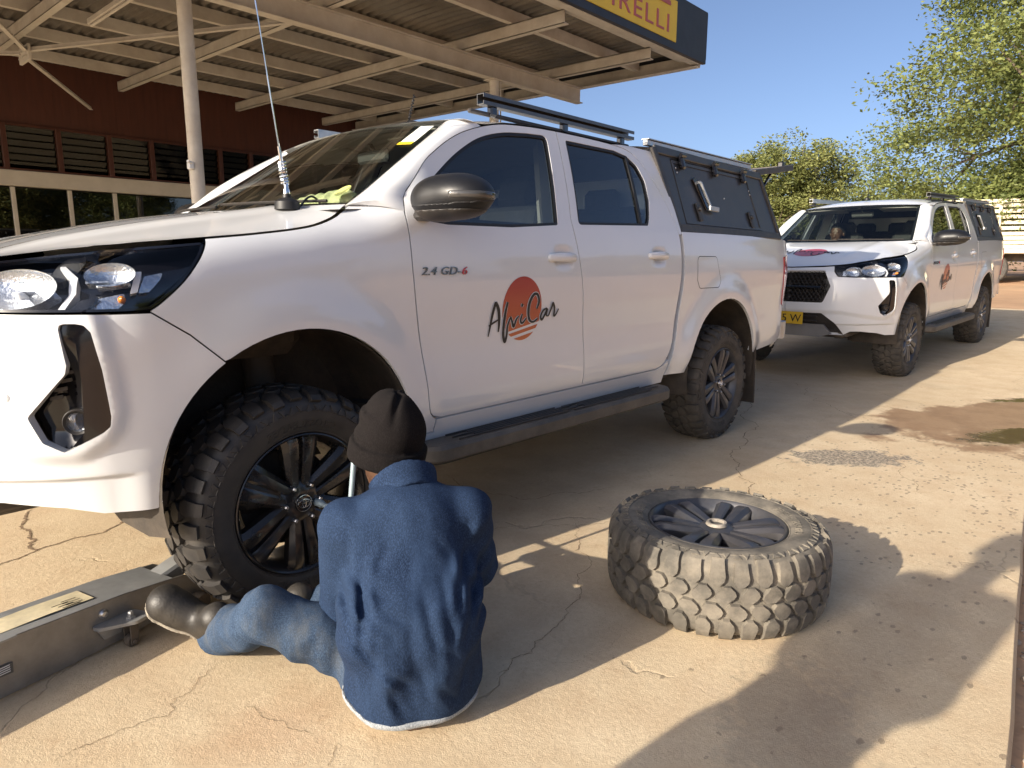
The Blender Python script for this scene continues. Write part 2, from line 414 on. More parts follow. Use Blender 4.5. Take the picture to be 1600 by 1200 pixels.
def bump(x, z):
    o = 0
    for (a, c, rx, rz) in ARCH:
        d = (np.hypot((x-a)/rx, (z-c)/rz)-1)*.46
        o = o+.026*sstep(.18, .010, d)*sstep(.25,.5,z)*(.30+.70*sstep(-.45,-.12,x))
    return o
def P(u, z):
    u = np.asarray(u, float); z = np.asarray(z, float)
    s = np.clip(U0-u, 0, PL); fr = u < U0
    bx = np.where(fr, PX(s), u); by = np.where(fr, PYY(s), SIDEB(u))
    h = 1e-3
    tx = np.where(fr, PX(np.clip(s+h,0,PL))-PX(np.clip(s-h,0,PL)), -2*h); ty = np.where(fr, PYY(np.clip(s+h,0,PL))-PYY(np.clip(s-h,0,PL)), (SIDEB(u-h)-SIDEB(u+h)))
    l = np.hypot(tx, ty)+1e-9; tx = tx/l; ty = ty/l
    nx, ny = ty, -tx                          # inward normal (side: +y, front: +x)
    w = sstep(.85, .15, s)
    wf = sstep(.62, .30, u)
    sd = CABS(z)*(1-wf)+FENS(z-ZTOP(np.clip(u,-.6,.8)))*wf
    off = w*sd+(1-w)*FRT(z)-bump(bx, z)*np.where(fr, w, 1)
    return np.stack([bx+nx*off, by+ny*off, z+0*bx], -1)
# ------------------------------------------------------------------ ground
def ground_mat():
    m = bpy.data.materials.new('concrete_apron'); nt, b = nodes(m); N = nt.nodes; L = nt.links
    g = N.new('ShaderNodeNewGeometry'); pos = g.outputs['Position']
    def noise(sc, det=6, rough=.6, vec=pos, w=None):
        n = N.new('ShaderNodeTexNoise'); n.inputs['Scale'].default_value = sc; n.inputs['Detail'].default_value = det; n.inputs['Roughness'].default_value = rough; L.new(vec, n.inputs['Vector']); return n.outputs['Fac']
    def rng_(v, a, c, lo=0., hi=1.):
        r = N.new('ShaderNodeMapRange'); r.inputs[1].default_value = a; r.inputs[2].default_value = c; r.inputs[3].default_value = lo; r.inputs[4].default_value = hi; L.new(v, r.inputs[0]); return r.outputs[0]
    def math_(op, a, c=None, v=0.):
        n = N.new('ShaderNodeMath'); n.operation = op; L.new(a, n.inputs[0])
        if c is not None: L.new(c, n.inputs[1])
        else: n.inputs[1].default_value = v
        return n.outputs[0]
    def mix(f, a, c, mode='MIX'):
        n = N.new('ShaderNodeMixRGB'); n.blend_type = mode
        if isinstance(f, float): n.inputs[0].default_value = f
        else: L.new(f, n.inputs[0])
        if isinstance(a, tuple): n.inputs[1].default_value = (*a, 1)
        else: L.new(a, n.inputs[1])
        if isinstance(c, tuple): n.inputs[2].default_value = (*c, 1)
        else: L.new(c, n.inputs[2])
        return n.outputs[0]
    big = noise(.9, 5); mid = noise(4.5, 5, .65); fine = noise(60, 4, .7); grain = noise(260, 3, .6)
    col = mix(rng_(big, .35, .65), (.62,.485,.31), (.72,.58,.39))
    col = mix(rng_(mid, .40, .70, 0, .65), col, (.53,.375,.225))
    col = mix(rng_(noise(11, 5, .75), .58, .74, 0, .55), col, (.43,.26,.145))
    col = mix(rng_(noise(2.2, 5, .7), .56, .70, 0, .45), col, (.68,.55,.38))
    col = mix(rng_(fine, .35, .7, .0, .30), col, (.42,.30,.18))
    col = mix(rng_(noise(150, 2, .5), .66, .72, 0, .5), col, (.25,.17,.11))
    def stain(cx, cy, rx, ry, ang=0., edge=.35, nsc=3.):
        mp = N.new('ShaderNodeMapping'); mp.vector_type = 'TEXTURE'; mp.inputs['Location'].default_value = (cx, cy, 0); mp.inputs['Rotation'].default_value = (0, 0, ang); mp.inputs['Scale'].default_value = (rx, ry, 1)
        L.new(pos, mp.inputs['Vector']); ln = N.new('ShaderNodeVectorMath'); ln.operation = 'LENGTH'; L.new(mp.outputs[0], ln.inputs[0])
        d = math_('ADD', ln.outputs['Value'], rng_(noise(nsc, 5, .7), .2, .8, -.75, .75)); return rng_(d, 1.0+edge, 1.0-edge)
    wet = stain(.50,-1.42,.30,.16, .3, .15, 9)                        # damp patch near the bottom edge
    col = mix(math_('MULTIPLY', wet, v=.42), col, (.26,.20,.14))
    w2 = stain(1.15,-1.50,.7,.10, -.1, .4, 5); col = mix(math_('MULTIPLY', w2, v=.35), col, (.27,.20,.135))
    oil = stain(.9,.25,.9,.5, .2, .6, 2.5); col = mix(math_('MULTIPLY', oil, v=.35), col, (.25,.19,.14))
    rust = stain(-.38,-.45,.16,.12, 0, .6, 8); col = mix(math_('MULTIPLY', rust, v=.30), col, (.44,.22,.11))
    old = stain(6.5,.9,4.,1.1, 0, .5, 1.5); col = mix(math_('MULTIPLY', old, v=.35), col, (.33,.28,.22))
    # splashed drops
    mp = N.new('ShaderNodeMapping'); mp.inputs['Scale'].default_value = (20,34,1); mp.inputs['Rotation'].default_value = (0,0,.25); L.new(pos, mp.inputs['Vector'])
    vo = N.new('ShaderNodeTexVoronoi'); vo.inputs['Scale'].default_value = 1; L.new(mp.outputs[0], vo.inputs['Vector'])
    sp = N.new('ShaderNodeSeparateColor'); L.new(vo.outputs['Color'], sp.inputs[0])
    drop = math_('MULTIPLY', math_('LESS_THAN', math_('ADD', vo.outputs['Distance'], rng_(fine, .3, .7, -.12, .12)), v=.26), math_('GREATER_THAN', sp.outputs[0], v=.25))
    zone = stain(3.35,-1.42,1.75,.62, -.05, .75, 2.2); zone2 = stain(2.35,-1.60,.42,.14, -.1, .6, 6)
    zz_ = math_('GREATER_THAN', math_('MAXIMUM', zone, zone2), sp.outputs[1])
    drop = math_('MULTIPLY', drop, zz_); col = mix(math_('MULTIPLY', drop, v=.60), col, (.21,.15,.10))
    pat = stain(3.16,-.78,.34,.17, -.85, .10, 10); spk = rng_(noise(55, 3, .6), .42, .56); col = mix(math_('MULTIPLY', pat, v=.55), col, (.36,.32,.27)); col = mix(math_('MULTIPLY', math_('MULTIPLY', pat, spk), v=.75), col, (.10,.085,.07))
    pw = stain(5.2,-1.50,1.35,.62, -.42, .10, 1.6); pd = math_('MAXIMUM', stain(4.75,-1.62,.75,.17, -.5, .15, 3.), stain(5.75,-1.02,.85,.13, -.75, .15, 3.)); pd = math_('MULTIPLY', pd, pw)
    col = mix(math_('MULTIPLY', pw, v=.80), col, (.285,.165,.085)); col = mix(math_('MULTIPLY', math_('MULTIPLY', pw, rng_(noise(3.5, 6, .7), .45, .62)), v=.5), col, (.20,.115,.06)); col = mix(math_('MULTIPLY', pd, v=.85), col, (.075,.05,.022))
    # hairline cracks
    vc = N.new('ShaderNodeTexVoronoi'); vc.feature = 'DISTANCE_TO_EDGE'; vc.inputs['Scale'].default_value = .8
    wv = N.new('ShaderNodeTexNoise'); wv.inputs['Scale'].default_value = 3.2; wv.inputs['Detail'].default_value = 6; L.new(pos, wv.inputs['Vector'])
    va = N.new('ShaderNodeVectorMath'); va.operation = 'MULTIPLY_ADD'; va.inputs[1].default_value = (.55,.55,.0); L.new(wv.outputs['Color'], va.inputs[0]); L.new(pos, va.inputs[2])
    L.new(va.outputs[0], vc.inputs['Vector'])
    crk = math_('MULTIPLY', rng_(vc.outputs['Distance'], .0055, .0015), rng_(noise(1.3, 4), .46, .58)); col = mix(math_('MULTIPLY', crk, v=.25), col, (.24,.17,.11))
    L.new(col, b.inputs['Base Color'])
    ro = mix(math_('MAXIMUM', math_('MULTIPLY', wet, v=.6), math_('MULTIPLY', drop, v=.5)), (.88,.88,.88), (.45,.45,.45)); ro = mix(math_('MULTIPLY', pw, v=.85), ro, (.42,.42,.42)); ro = mix(pd, ro, (.10,.10,.10)); L.new(ro, b.inputs['Roughness'])
    hs = math_('ADD', math_('MULTIPLY', noise(38, 6, .78), v=.9), math_('MULTIPLY', grain, v=.35)); hs = math_('SUBTRACT', hs, math_('MULTIPLY', crk, v=.8)); hs = math_('MULTIPLY', hs, rng_(pd, 0., 1., 1., .04)); hs = math_('MULTIPLY', hs, rng_(pw, 0., 1., 1., .5))
    bp = N.new('ShaderNodeBump'); bp.inputs['Strength'].default_value = .60; bp.inputs['Distance'].default_value = .006; L.new(hs, bp.inputs['Height']); L.new(bp.outputs[0], b.inputs['Normal'])
    return m
M_conc = ground_mat()
M_dirt = mat('red_dirt', (.46,.27,.15), .95, var=.22, vscale=.8, bump=.7, bscale=9, bdist=.03, dust=(.55,.38,.24), dust_amt=.5)
def apz(x): return .031*np.clip(np.asarray(x, float)-6.4, 0, 8.8)
def terrain_z(x, y):
    return apz(x)+.30*sstep(15, 32, x)-.06
xs = np.concatenate([np.linspace(-700,-20,8), np.linspace(-15,60,60), np.linspace(75,900,10)]); ys = np.concatenate([np.linspace(-700,-30,8), np.linspace(-20,20,14), np.linspace(30,700,8)])
V, F = strip([[(x, y, terrain_z(x, y)+(.02*math.sin(x*1.7+y)*math.cos(y*1.3) if 15.5 < x < 60 else 0)) for y in ys] for x in xs])
tag(mesh_obj('ground', V, [f[::-1] for f in F], M_dirt, None, 180), kind='structure')
mb = MB(); e0 = [(-14,-1.90),(-3,-1.95),(.69,-1.853),(1.13,-1.819),(1.745,-1.767),(3.9,-1.592),(4.6,-2.6),(6.5,-3.2),(15.2,-3.0),(15.0,-.6),(15.1,2),(15.2,10.2),(-14,10.2)]
e = resamp(np.array(e0), .25); e = e+rng.normal(size=e.shape)*.0015
top = np.column_stack([inset(e, .015), 0*e[:,0]]); midr = np.column_stack([e, 0*e[:,0]-.015]); bot = np.column_stack([e, 0*e[:,0]-.09])
V2, F2 = tri2(inset(e, .010), (), 1.2, 5); mb.add(np.column_stack([V2, apz(V2[:,0])]), [tuple(f) for f in F2])
n = len(e); az_ = np.array([0,0,1.])*apz(e[:,0])[:,None]; top = np.column_stack([inset(e, .010), np.zeros(n)]); V, F = strip([top+az_, midr+az_, bot+az_], True); mb.add(V, F if area2(e) < 0 else [f[::-1] for f in F])
apron = mb.build('concrete_apron', M_conc, None, 50); tag(apron, kind='structure')
M_crack = mat('crack_dirt', (.24,.165,.10), .95, var=.4, vscale=30, bump=.5, bscale=80)
CR = [(.016,[(-.374,1.805),(-.442,1.642),(-.463,1.45),(-.505,1.30),(-.494,1.224)]),(.010,[(-.70,1.17),(-.624,1.192),(-.535,1.215),(-.416,1.25),(-.275,1.245),(-.105,1.331),(.022,1.336),(.3,1.45)]),(.0035,[(-.332,-.073),(-.43,-.104),(-.485,-.151),(-.556,-.211),(-.654,-.176),(-.737,-.169),(-.809,-.186)]),
(.003,[(-.418,-.306),(-.387,-.415),(-.362,-.497),(-.342,-.553)]),(.0028,[(-.313,-.62),(-.377,-.676)]),(.006,[(1.297,.784),(1.216,.406),(1.32,.154),(1.502,.095),(1.762,-.041)]),(.008,[(5.6,.75),(4.3,.31),(2.743,-.225),(2.416,-.431),(2.143,-.602),(1.9,-.75)]),
(.004,[(1.289,-.07),(.969,-.447),(.687,-.609),(.466,-.683),(.236,-.696),(.129,-.719)]),(.006,[(5.604,.746),(4.797,-.026),(4.3,-.5)]),(.004,[(.881,.035),(1.126,-.125),(1.5,-.35)]),(.004,[(3.45,-.90),(3.0,-1.1),(2.7,-1.28)]),(.004,[(2.6,-.55),(3.4,-1.05)])]
def jag(pts, k=5, amp=.11):
    p = np.array(pts, float)
    for _ in range(k):
        q = [p[0]]
        for a, b in zip(p[:-1], p[1:]):
            d = b-a; m_ = (a+b)/2+np.array([-d[1], d[0]])*rng.normal()*amp; q += [m_, b]
        p = np.array(q)
    return p
for w, pts in CR:
    p = jag(pts); t = np.gradient(p, axis=0); t /= np.linalg.norm(t, axis=1, keepdims=True)+1e-9; nn = np.stack([-t[:,1], t[:,0]], 1)
    s = np.linspace(0, 1, len(p)); ww = w*(.62 if w < .009 else .9)*(.35+.9*rng.random(len(p)))*np.clip(np.minimum(s, 1-s)*9, .15, 1)
    A, B = p+nn*ww[:,None]/2, p-nn*ww[:,None]/2; V = np.stack([A, B], 1).reshape(-1,2)
    o = mesh_obj('crack', np.column_stack([V, apz(V[:,0])+.0016]), [(2*i, 2*i+1, 2*i+3, 2*i+2) for i in range(len(p)-1)], M_crack, apron, 0)
# wet patch and standing water
def blob(poly, name, m, z, k=3, amp=.10):
    p = jag(list(poly)+[poly[0]], k, amp)[:-1]; V2, F2 = tri2(p, (), .5, 5); return mesh_obj(name, np.column_stack([V2, apz(V2[:,0])+z]), F2, m, None, 0)
PUD = [(5.08,-.44),(5.6,-.475),(5.735,-.747),(6.1,-.88),(6.66,-1.295),(7.6,-2.2),(6.0,-2.9),(4.3,-2.3),(3.87,-1.568),(3.778,-1.388),(3.788,-1.253),(3.886,-1.023),(4.177,-.885),(4.555,-.651)]
M_wet = mat('wet_concrete', (.27,.155,.08), .5, var=.30, vscale=2.2, bump=.15, bscale=60, spec=.6)
M_water = mat('muddy_water', (.12,.075,.035), .12, var=.5, vscale=5, spec=.25, rvar=.1, bump=.1, bscale=30)
M_patch = mat('drain_patch', (.22,.19,.16), .9, var=.6, vscale=34, bump=.8, bscale=60)
# rubble along the broken edge
M_stone = mat('rubble', (.30,.24,.19), .9, var=.35, vscale=12, bump=.6, bscale=40)
st = MB(); st_F = None
def stone_mesh(seed):
    r = np.random.default_rng(seed); bm = bmesh.new(); bmesh.ops.create_icosphere(bm, subdivisions=2, radius=1)
    V = np.array([v.co[:] for v in bm.verts]); F = [tuple(v.index for v in f.verts) for f in bm.faces]; bm.free()
    d = 1+.25*noise3(V, 2.2, seed)+.08*noise3(V, 7, seed+9); return V*d[:,None]*np.array([1,.8,.55]), F
stones = []
for k in range(5):
    V, F = stone_mesh(k); me = bpy.data.meshes.new('stone'); me.from_pydata([tuple(p) for p in V], [], F); me.materials.append(M_stone); stones.append(me)
rub = MB()
for i in range(700):
    x = rng.uniform(.3, 2.6); y = -1.86+.05*rng.normal()-abs(rng.normal())*.16-(.03 if x < 1.2 else -.06); s = .004+.014*rng.random()**3; V, F = stone_mesh(int(rng.integers(0, 5)))
    rub.add((V*s)@RZ(rng.uniform(0, 6.28)).T+[x, y, -.058+s*.15], F)
tag(rub.build('rubble', M_stone, None, 60), 'small stones and rubble along the broken slab edge', 'rubble', kind='stuff')
# ------------------------------------------------------------------ forecourt canopy
M_cream = mat('cream_steel', (.66,.63,.57), .55, var=.10, vscale=5, dust=(.30,.21,.13), dust_amt=.42, bump=.1, bscale=80)
M_sheet = mat('roof_sheet', (.20,.195,.185), .5, metal=.35, var=.25, vscale=3, dust=(.20,.13,.07), dust_amt=.4)
M_fascia = mat('fascia_black', (.018,.02,.028), .45, var=.25, vscale=4, bump=.25, bscale=3, bdist=.02)
CAN = empty('forecourt_canopy', (3, 4.1, 0)); tag(CAN, 'cream steel forecourt canopy with corrugated roof and black fascia', 'canopy')
inv = Matrix.Translation((-3,-4.1,0))
def cpart(mb, name, m, par=None, sm=35):
    o = mb.build(name, m, par or CAN, sm)
    if par is None: o.data.transform(inv)
    else: o.data.transform(inv)
    return o
X0, X1, Y0, Y1 = -4.2, 7.25, 2.44, 10.0
rz_ = lambda y: 3.615+.012*(y-2.4)                                      # underside of purlins
# corrugated sheets
per = .114
for k, (xa, xb) in enumerate(zip(np.arange(X0, X1, 1.91), np.arange(X0, X1, 1.91)+1.93)):
    xb = min(xb, X1); nx = int((xb-xa)/per*8); xs_ = np.linspace(xa, xb, nx)
    prof_ = .017*np.clip(1.8*np.sin(2*np.pi*xs_/per), -1, 1)+.003*(k % 2)
    V, F = strip([[(x, y, rz_(y)+.155+h) for x, h in zip(xs_, prof_)] for y in np.linspace(Y0, Y1, 5)])
    mb = MB(); mb.add(V, [f[::-1] for f in F]); cpart(mb, 'roof_sheet', M_sheet, None, 50)
for y in(2.62,3.30,4.65,5.75,6.9,7.9,8.98,9.9):
    mb = MB(); z = rz_(y); mb.box(((X0+X1)/2-.03, y, z+.065), (X1-X0-.10,.012,.13), .002); mb.box(((X0+X1)/2-.03, y+.03, z+.006), (X1-X0-.10,.06,.010), .002); mb.box(((X0+X1)/2-.03, y+.03, z+.126), (X1-X0-.10,.06,.008)); cpart(mb, 'purlin', M_cream)
for x in(-3.9,-2.2,-.5,1.18,2.88,4.66,6.30):
    mb = MB(); y0, y1 = 2.60, 9.45; z0, z1 = rz_(y0)-.004, rz_(y1)-.004; h = .13
    mb.bar((x,y0,z0-h/2),(x,y1,z1-h/2),.010,h); mb.bar((x+.03,y0,z0-h+.005),(x+.03,y1,z1-h+.005),.07,.009); mb.bar((x+.03,y0,z0-.005),(x+.03,y1,z1-.005),.07,.009); cpart(mb, 'rafter', M_cream)
mb = MB(); zb = rz_(4.1)-.14; mb.box((1.35,4.1,zb-.10), (11.2,.012,.20), .002); mb.box((1.35,4.1,zb-.195), (11.2,.11,.012), .002); mb.box((1.35,4.1,zb-.006), (11.2,.11,.012), .002); cpart(mb, 'main_beam', M_cream)
mb = MB(); mb.box((X1-.03,(Y0+Y1)/2,3.66), (.012,Y1-Y0,.16), .002, RX(R(.69))); mb.box((X1-.075,(Y0+Y1)/2,3.585), (.10,Y1-Y0,.012), .002, RX(R(.69))); cpart(mb, 'edge_beam', M_cream)
mb = MB(); mb.box((1.5,Y0-.005,3.64), (11.46,.012,.13), .002); mb.box((1.5,Y0+.045,3.575), (11.46,.10,.012), .002); cpart(mb, 'edge_beam', M_cream)
for x in(-2.1,1.55,5.22):
    mb = MB(); mb.tube([(x,4.1,0),(x,4.1,1.9),(x,4.1,zb-.20)], .058, 20); mb.box((x,4.1,.008), (.22,.22,.016), .003); mb.box((x,4.1,zb-.208), (.18,.18,.012), .002); p_ = cpart(mb, 'post', M_cream)
    if x < 2 and x > 0:
        mb = MB(); mb.box((x-.062,4.07,1.93), (.045,.05,.06), .008); mb.tube([(x-.06,4.05,1.95),(x-.10,4.03,1.96)], .012, 8); cpart(mb, 'pipe_clip', M_white, p_)
    else:
        mb = MB(); mb.tube([(x+.07,4.06,zb-.2),(x+.075,4.06,2.4),(x+.07,4.06,.3)], .009, 8); cpart(mb, 'cable', M_cream, p_)
# tie rods and gusset
G0 = np.array([1.21,7.30,3.33])
mb = MB(); mb.box(G0, (.03,.36,.16), .004); gs = cpart(mb, 'gusset_plate', M_cream)
for k in range(10):
    mb = MB(); mb.lathe([(0,-.012),(.009,-.010),(.010,0)], G0+[-.016,-.15+.033*k,.03*(-1)**k], 'x', 8); cpart(mb, 'bolt', M_cream, gs)
for a, b in(((1.2,7.2,3.34),(3.0,4.2,3.46)),((1.2,7.35,3.33),(2.55,9.62,3.28)),((1.2,7.4,3.34),(-.4,9.5,3.46)),((1.2,7.2,3.34),(-.4,4.2,3.46))):
    mb = MB(); mb.bar(a, b, .045, .006); mb.bar(np.array(a)+[0,0,.02], np.array(b)+[0,0,.02], .006, .04); cpart(mb, 'tie_bar', M_cream)
mb = MB(); mb.bar((1.52,6.2,3.50),(1.52,4.9,3.50),.05,.06,bev=.01); mb.tube([(1.52,6.15,3.455),(1.52,4.95,3.455)], .014, 10); cpart(mb, 'light_fitting', M_cream)
# fascia and sign
mb = MB(); mb.box((1.5,2.405,3.87), (11.5,.05,.60), .006); mb.box((X1+.02,(2.40+Y1)/2,3.90), (.05,Y1-2.40,.54), .006); fa = cpart(mb, 'fascia', M_fascia)
mb = MB(); mb.box((5.30,2.376,3.875), (2.35,.012,.44), .003); sg = cpart(mb, 'sign_panel', mat('sign_yellow', (.72,.50,.03), .45, var=.06, vscale=6), fa)
V, F = text_mesh('PIRELLI', .26, .003, 0, 'LEFT', spacing=1.15); w_ = V[:,0].max(); V = V*[1.42/w_*1.0,1.0,1]
mb = MB(); mb.add(np.stack([4.87+V[:,0], 2.367-V[:,2], 3.725+V[:,1]*1.05], 1), F)
mb.prism(rnd([(5.05,4.05),(6.30,4.055),(6.32,4.01),(5.10,4.00)], .012), ((0,2.362,0),(1,0,0),(0,0,1),(0,1,0)), .006)
mb.prism(rnd([(5.05,4.05),(5.13,4.05),(5.13,3.96),(5.05,3.90)], .01), ((0,2.363,0),(1,0,0),(0,0,1),(0,1,0)), .006)
cpart(mb, 'sign_lettering', mat('sign_red', (.42,.10,.10), .5, var=.15, vscale=15), fa, 30)
# ------------------------------------------------------------------ workshop building behind
BLD = empty('workshop_building', (2, 9.9, 0)); tag(BLD, 'dark red timber-clad workshop with louvre windows behind the canopy', 'building')
binv = Matrix.Translation((-2,-9.9,0))
def bpart(mb, name, m, par=None, sm=35):
    o = mb.build(name, m, par or BLD, sm); o.data.transform(binv); return o
m_plank = bpy.data.materials.new('red_planks'); nt, b = nodes(m_plank); N = nt.nodes; L = nt.links
tc = N.new('ShaderNodeTexCoord'); wv = N.new('ShaderNodeTexWave'); wv.inputs['Scale'].default_value = 3.1; wv.inputs['Distortion'].default_value = .0; wv.wave_profile = 'SAW'; L.new(tc.outputs['Object'], wv.inputs['Vector'])
nz = N.new('ShaderNodeTexNoise'); nz.inputs['Scale'].default_value = 5; mpn = N.new('ShaderNodeMapping'); mpn.inputs['Scale'].default_value = (4,4,.4); L.new(tc.outputs['Object'], mpn.inputs[0]); L.new(mpn.outputs[0], nz.inputs['Vector']); nz.inputs['Detail'].default_value = 6
cr = N.new('ShaderNodeValToRGB'); cr.color_ramp.elements[0].color = (.045,.012,.007,1); cr.color_ramp.elements[1].color = (.095,.026,.013,1); L.new(nz.outputs['Fac'], cr.inputs[0]); L.new(cr.outputs[0], b.inputs['Base Color']); setin(b, Roughness=.55)
bp = N.new('ShaderNodeBump'); bp.inputs['Strength'].default_value = .8; bp.inputs['Distance'].default_value = .02; L.new(wv.outputs['Fac'], bp.inputs['Height']); L.new(bp.outputs[0], b.inputs['Normal'])
M_frame = mat('red_frame', (.075,.024,.014), .5, var=.2, vscale=10); M_band = mat('white_band', (.62,.58,.50), .6, var=.08, vscale=4, dust=DUST, dust_amt=.2)
XB0, XB1 = -6, 12; YW = 9.7
mb = MB(); mb.box(((XB0+XB1)/2,YW+.06,3.42), (XB1-XB0,.10,.90)); bpart(mb, 'cladding', m_plank)
mb = MB(); mb.box(((XB0+XB1)/2,YW+.03,2.245), (XB1-XB0,.14,.21), .008); bpart(mb, 'sill_band', M_band)
mb = MB(); mb.box(((XB0+XB1)/2,YW+.06,.42), (XB1-XB0,.16,.84)); mb.box((XB1+.05,YW+4,1.95), (.10,8,3.9)); mb.box(((XB0+XB1)/2,YW+8,1.95), (XB1-XB0,.1,3.9)); bpart(mb, 'wall', M_band)
mb = MB(); mb.box(((XB0+XB1)/2,YW+4,3.92), (XB1-XB0+.4,8.4,.10)); bpart(mb, 'roof', M_sheet)
mb = MB(); mb.box(((XB0+XB1)/2,YW+1.6,2.0), (XB1-XB0,.05,3.6)); bpart(mb, 'back_partition', mat('dim_interior', (.10,.08,.06), .9, var=.2, vscale=2))
M_pane = glass_mat('window_pane', (.35,.38,.36), 2.0); M_louv = glass_mat('louvre_glass', (.30,.32,.30), 1.42)
wx = [1.46-.65*k for k in range(8, 0, -1)]+[1.46,2.11,2.77,3.37,3.97,4.46,5.0,5.62,6.25,6.9,7.5,8.2]
for a, c in zip(wx[:-1], wx[1:]):
    w_ = MB(); 
    for x in(a+.015, c-.015): w_.box((x,YW+.02,2.66), (.035,.09,.62), .004)
    w_.box(((a+c)/2,YW+.02,2.958), (c-a-.065,.09,.03), .004); w_.box(((a+c)/2,YW+.02,2.365), (c-a-.065,.09,.03), .004); wf = bpart(w_, 'louvre_window', M_frame)
    if c > -.7 and a < 6.3:
        for k in range(6):
            mb = MB(); mb.box(((a+c)/2,YW+.045,2.425+.095*k), (c-a-.07,.006,.105), .0, RX(R(24))); bpart(mb, 'louvre_blade', M_louv, wf)
lx = [-5.9,-4.4,-3.0,-1.6,-.2,.78,1.50,2.19,2.79,4.2,5.6,7.0,8.4,9.8,11.8]
for a, c in zip(lx[:-1], lx[1:]):
    mb = MB(); mb.box(((a+c)/2,YW+.06,1.49), (c-a-.05,.008,1.26)); pn = bpart(mb, 'window_pane', M_pane)
    mb = MB(); mb.box((c,YW+.05,1.49), (.05,.07,1.28), .004); bpart(mb, 'mullion', M_band, pn)
mb = MB(); mb.box((3,YW+.7,.45), (14,.9,.9)); bpart(mb, 'counter', M_trim)
# ------------------------------------------------------------------ wheels
TR = .376
_tp = [(.229,.034),(.234,.020),(.250,.009),(.275,.002),(.300,.0),(.322,.003),(.340,.011),(.353,.024),(.361,.044),(.3645,.075),(.366,.1325)]
_tp = np.array(_tp+[(r, .265-y) for r, y in _tp[-2::-1]])
_tp = spl(_tp, 4); _tq = np.concatenate([[0], np.cumsum(np.linalg.norm(np.diff(_tp, axis=0), axis=1))]); TQ = _tq[-1]
def tprof(q):
    r = np.interp(q, _tq, _tp[:,0]); y = np.interp(q, _tq, _tp[:,1]); h = .003
    dr = np.interp(q+h, _tq, _tp[:,0])-np.interp(q-h, _tq, _tp[:,0]); dy = np.interp(q+h, _tq, _tp[:,1])-np.interp(q-h, _tq, _tp[:,1])
    l = np.hypot(dr, dy)+1e-9; return r, y, dy/l, -dr/l          # outward normal (nr, ny)
def tpt(q, a, h):
    r, y, nr, ny = tprof(q); r = r+nr*h; y = y+ny*h
    return np.stack([r*np.cos(a), y+0*a, r*np.sin(a)], -1)
def tblock(mb, qs, aL, aR, h, taper=.012):
    qs = np.array(qs, float); aL = np.array(aL); aR = np.array(aR); n = len(qs); tp = taper
    mid = (qs[0]+qs[-1])/2; qt = mid+(qs-mid)*(1-.06)
    rows = [tpt(qs, aL, -.002), tpt(qt, aL+tp, h), tpt(qt, aR-tp, h), tpt(qs, aR, -.002)]
    V = np.stack(rows, 1).reshape(-1,3); F = []
    for i in range(n-1):
        for j in range(3): F.append((i*4+j, (i+1)*4+j, (i+1)*4+j+1, i*4+j+1))
    F += [(0,1,2,3), tuple((n-1)*4+j for j in(3,2,1,0))]
    mb.add(V, F)
def q_of(cond):
    qq = np.linspace(0, TQ/2, 400); r, y, _, _ = tprof(qq); return qq[np.argmax(cond(r, y))]
QS = q_of(lambda r, y: r > .337); QSH = q_of(lambda r, y: (r > .35)&(y > .03)); Q1 = q_of(lambda r, y: (r > .35)&(y > .079)); Q2 = q_of(lambda r, y: (r > .35)&(y > .088)); Q3 = q_of(lambda r, y: (r > .35)&(y > .129))
def make_tyre(name, m, NP=33):
    mb = MB(); prof = np.stack([_tp[:,0], _tp[:,1]], 1)
    mb.lathe(prof, axis='y', n=96)
    pa = 2*np.pi/NP
    for i in range(NP):
        for side in(0,1):
            a0 = pa*(i+.5*side)
            fl = (lambda q: q) if side == 0 else (lambda q: TQ-q)
            s = 1
            k = i % 2
            def blk(qs, L, Rr, h, t=.010):
                qs = fl(np.array(qs)); L = a0+pa*np.array(L); Rr = a0+pa*np.array(Rr)
                if side: qs = qs[::-1]; L = L[::-1]; Rr = Rr[::-1]
                tblock(mb, qs, L, Rr, h, t)
            q0 = QS if k else QS+.010
            qq = np.linspace(q0, Q1, 6)
            blk(qq, [.12,.12,.10,.08,.10,.24], [.72,.72,.74,.78,.74,.56], .0150, .004)          # shoulder lug
            qq = np.linspace(Q2-.010, Q3, 5)
            blk(qq, [.66,.56,.40,.36,.50], [1.02,1.20,1.26,1.16,.94], .0150, .004)               # hooked centre block
            if side == 0 or True:                                                         # sidewall wedges
                qm = QS-.006; qn = QS-.030
                blk([qn, (qm+qn)/2, qm], [.30,.22,.12], [.34,.44,.56], .0042, .006)
                blk([qn, (qm+qn)/2, qm], [.62,.70,.76], [1.02,.94,.82], .0042, .006)
    V, F = text_mesh('CROSSLEADER', .036, .0012, spacing=1.12)
    for ang in(R(-90), R(90)):
        a = ang+V[:,0]/.272; rr = .258+V[:,1]*1.0
        pts = np.stack([rr*np.cos(a), np.interp(rr, _tp[:len(_tp)//2,0], _tp[:len(_tp)//2,1])-.001-V[:,2], rr*np.sin(a)], 1)
        mb.add(pts, F)
    for r0 in(.243, .312):                                                                 # raised sidewall rings
        y0 = np.interp(r0, _tp[:len(_tp)//2,0], _tp[:len(_tp)//2,1])
        mb.lathe([(r0-.003,y0+.001),(r0-.0015,y0-.002),(r0+.0015,y0-.002),(r0+.003,y0+.001)], axis='y', n=72)
    return mb.build(name, m, None, 16)
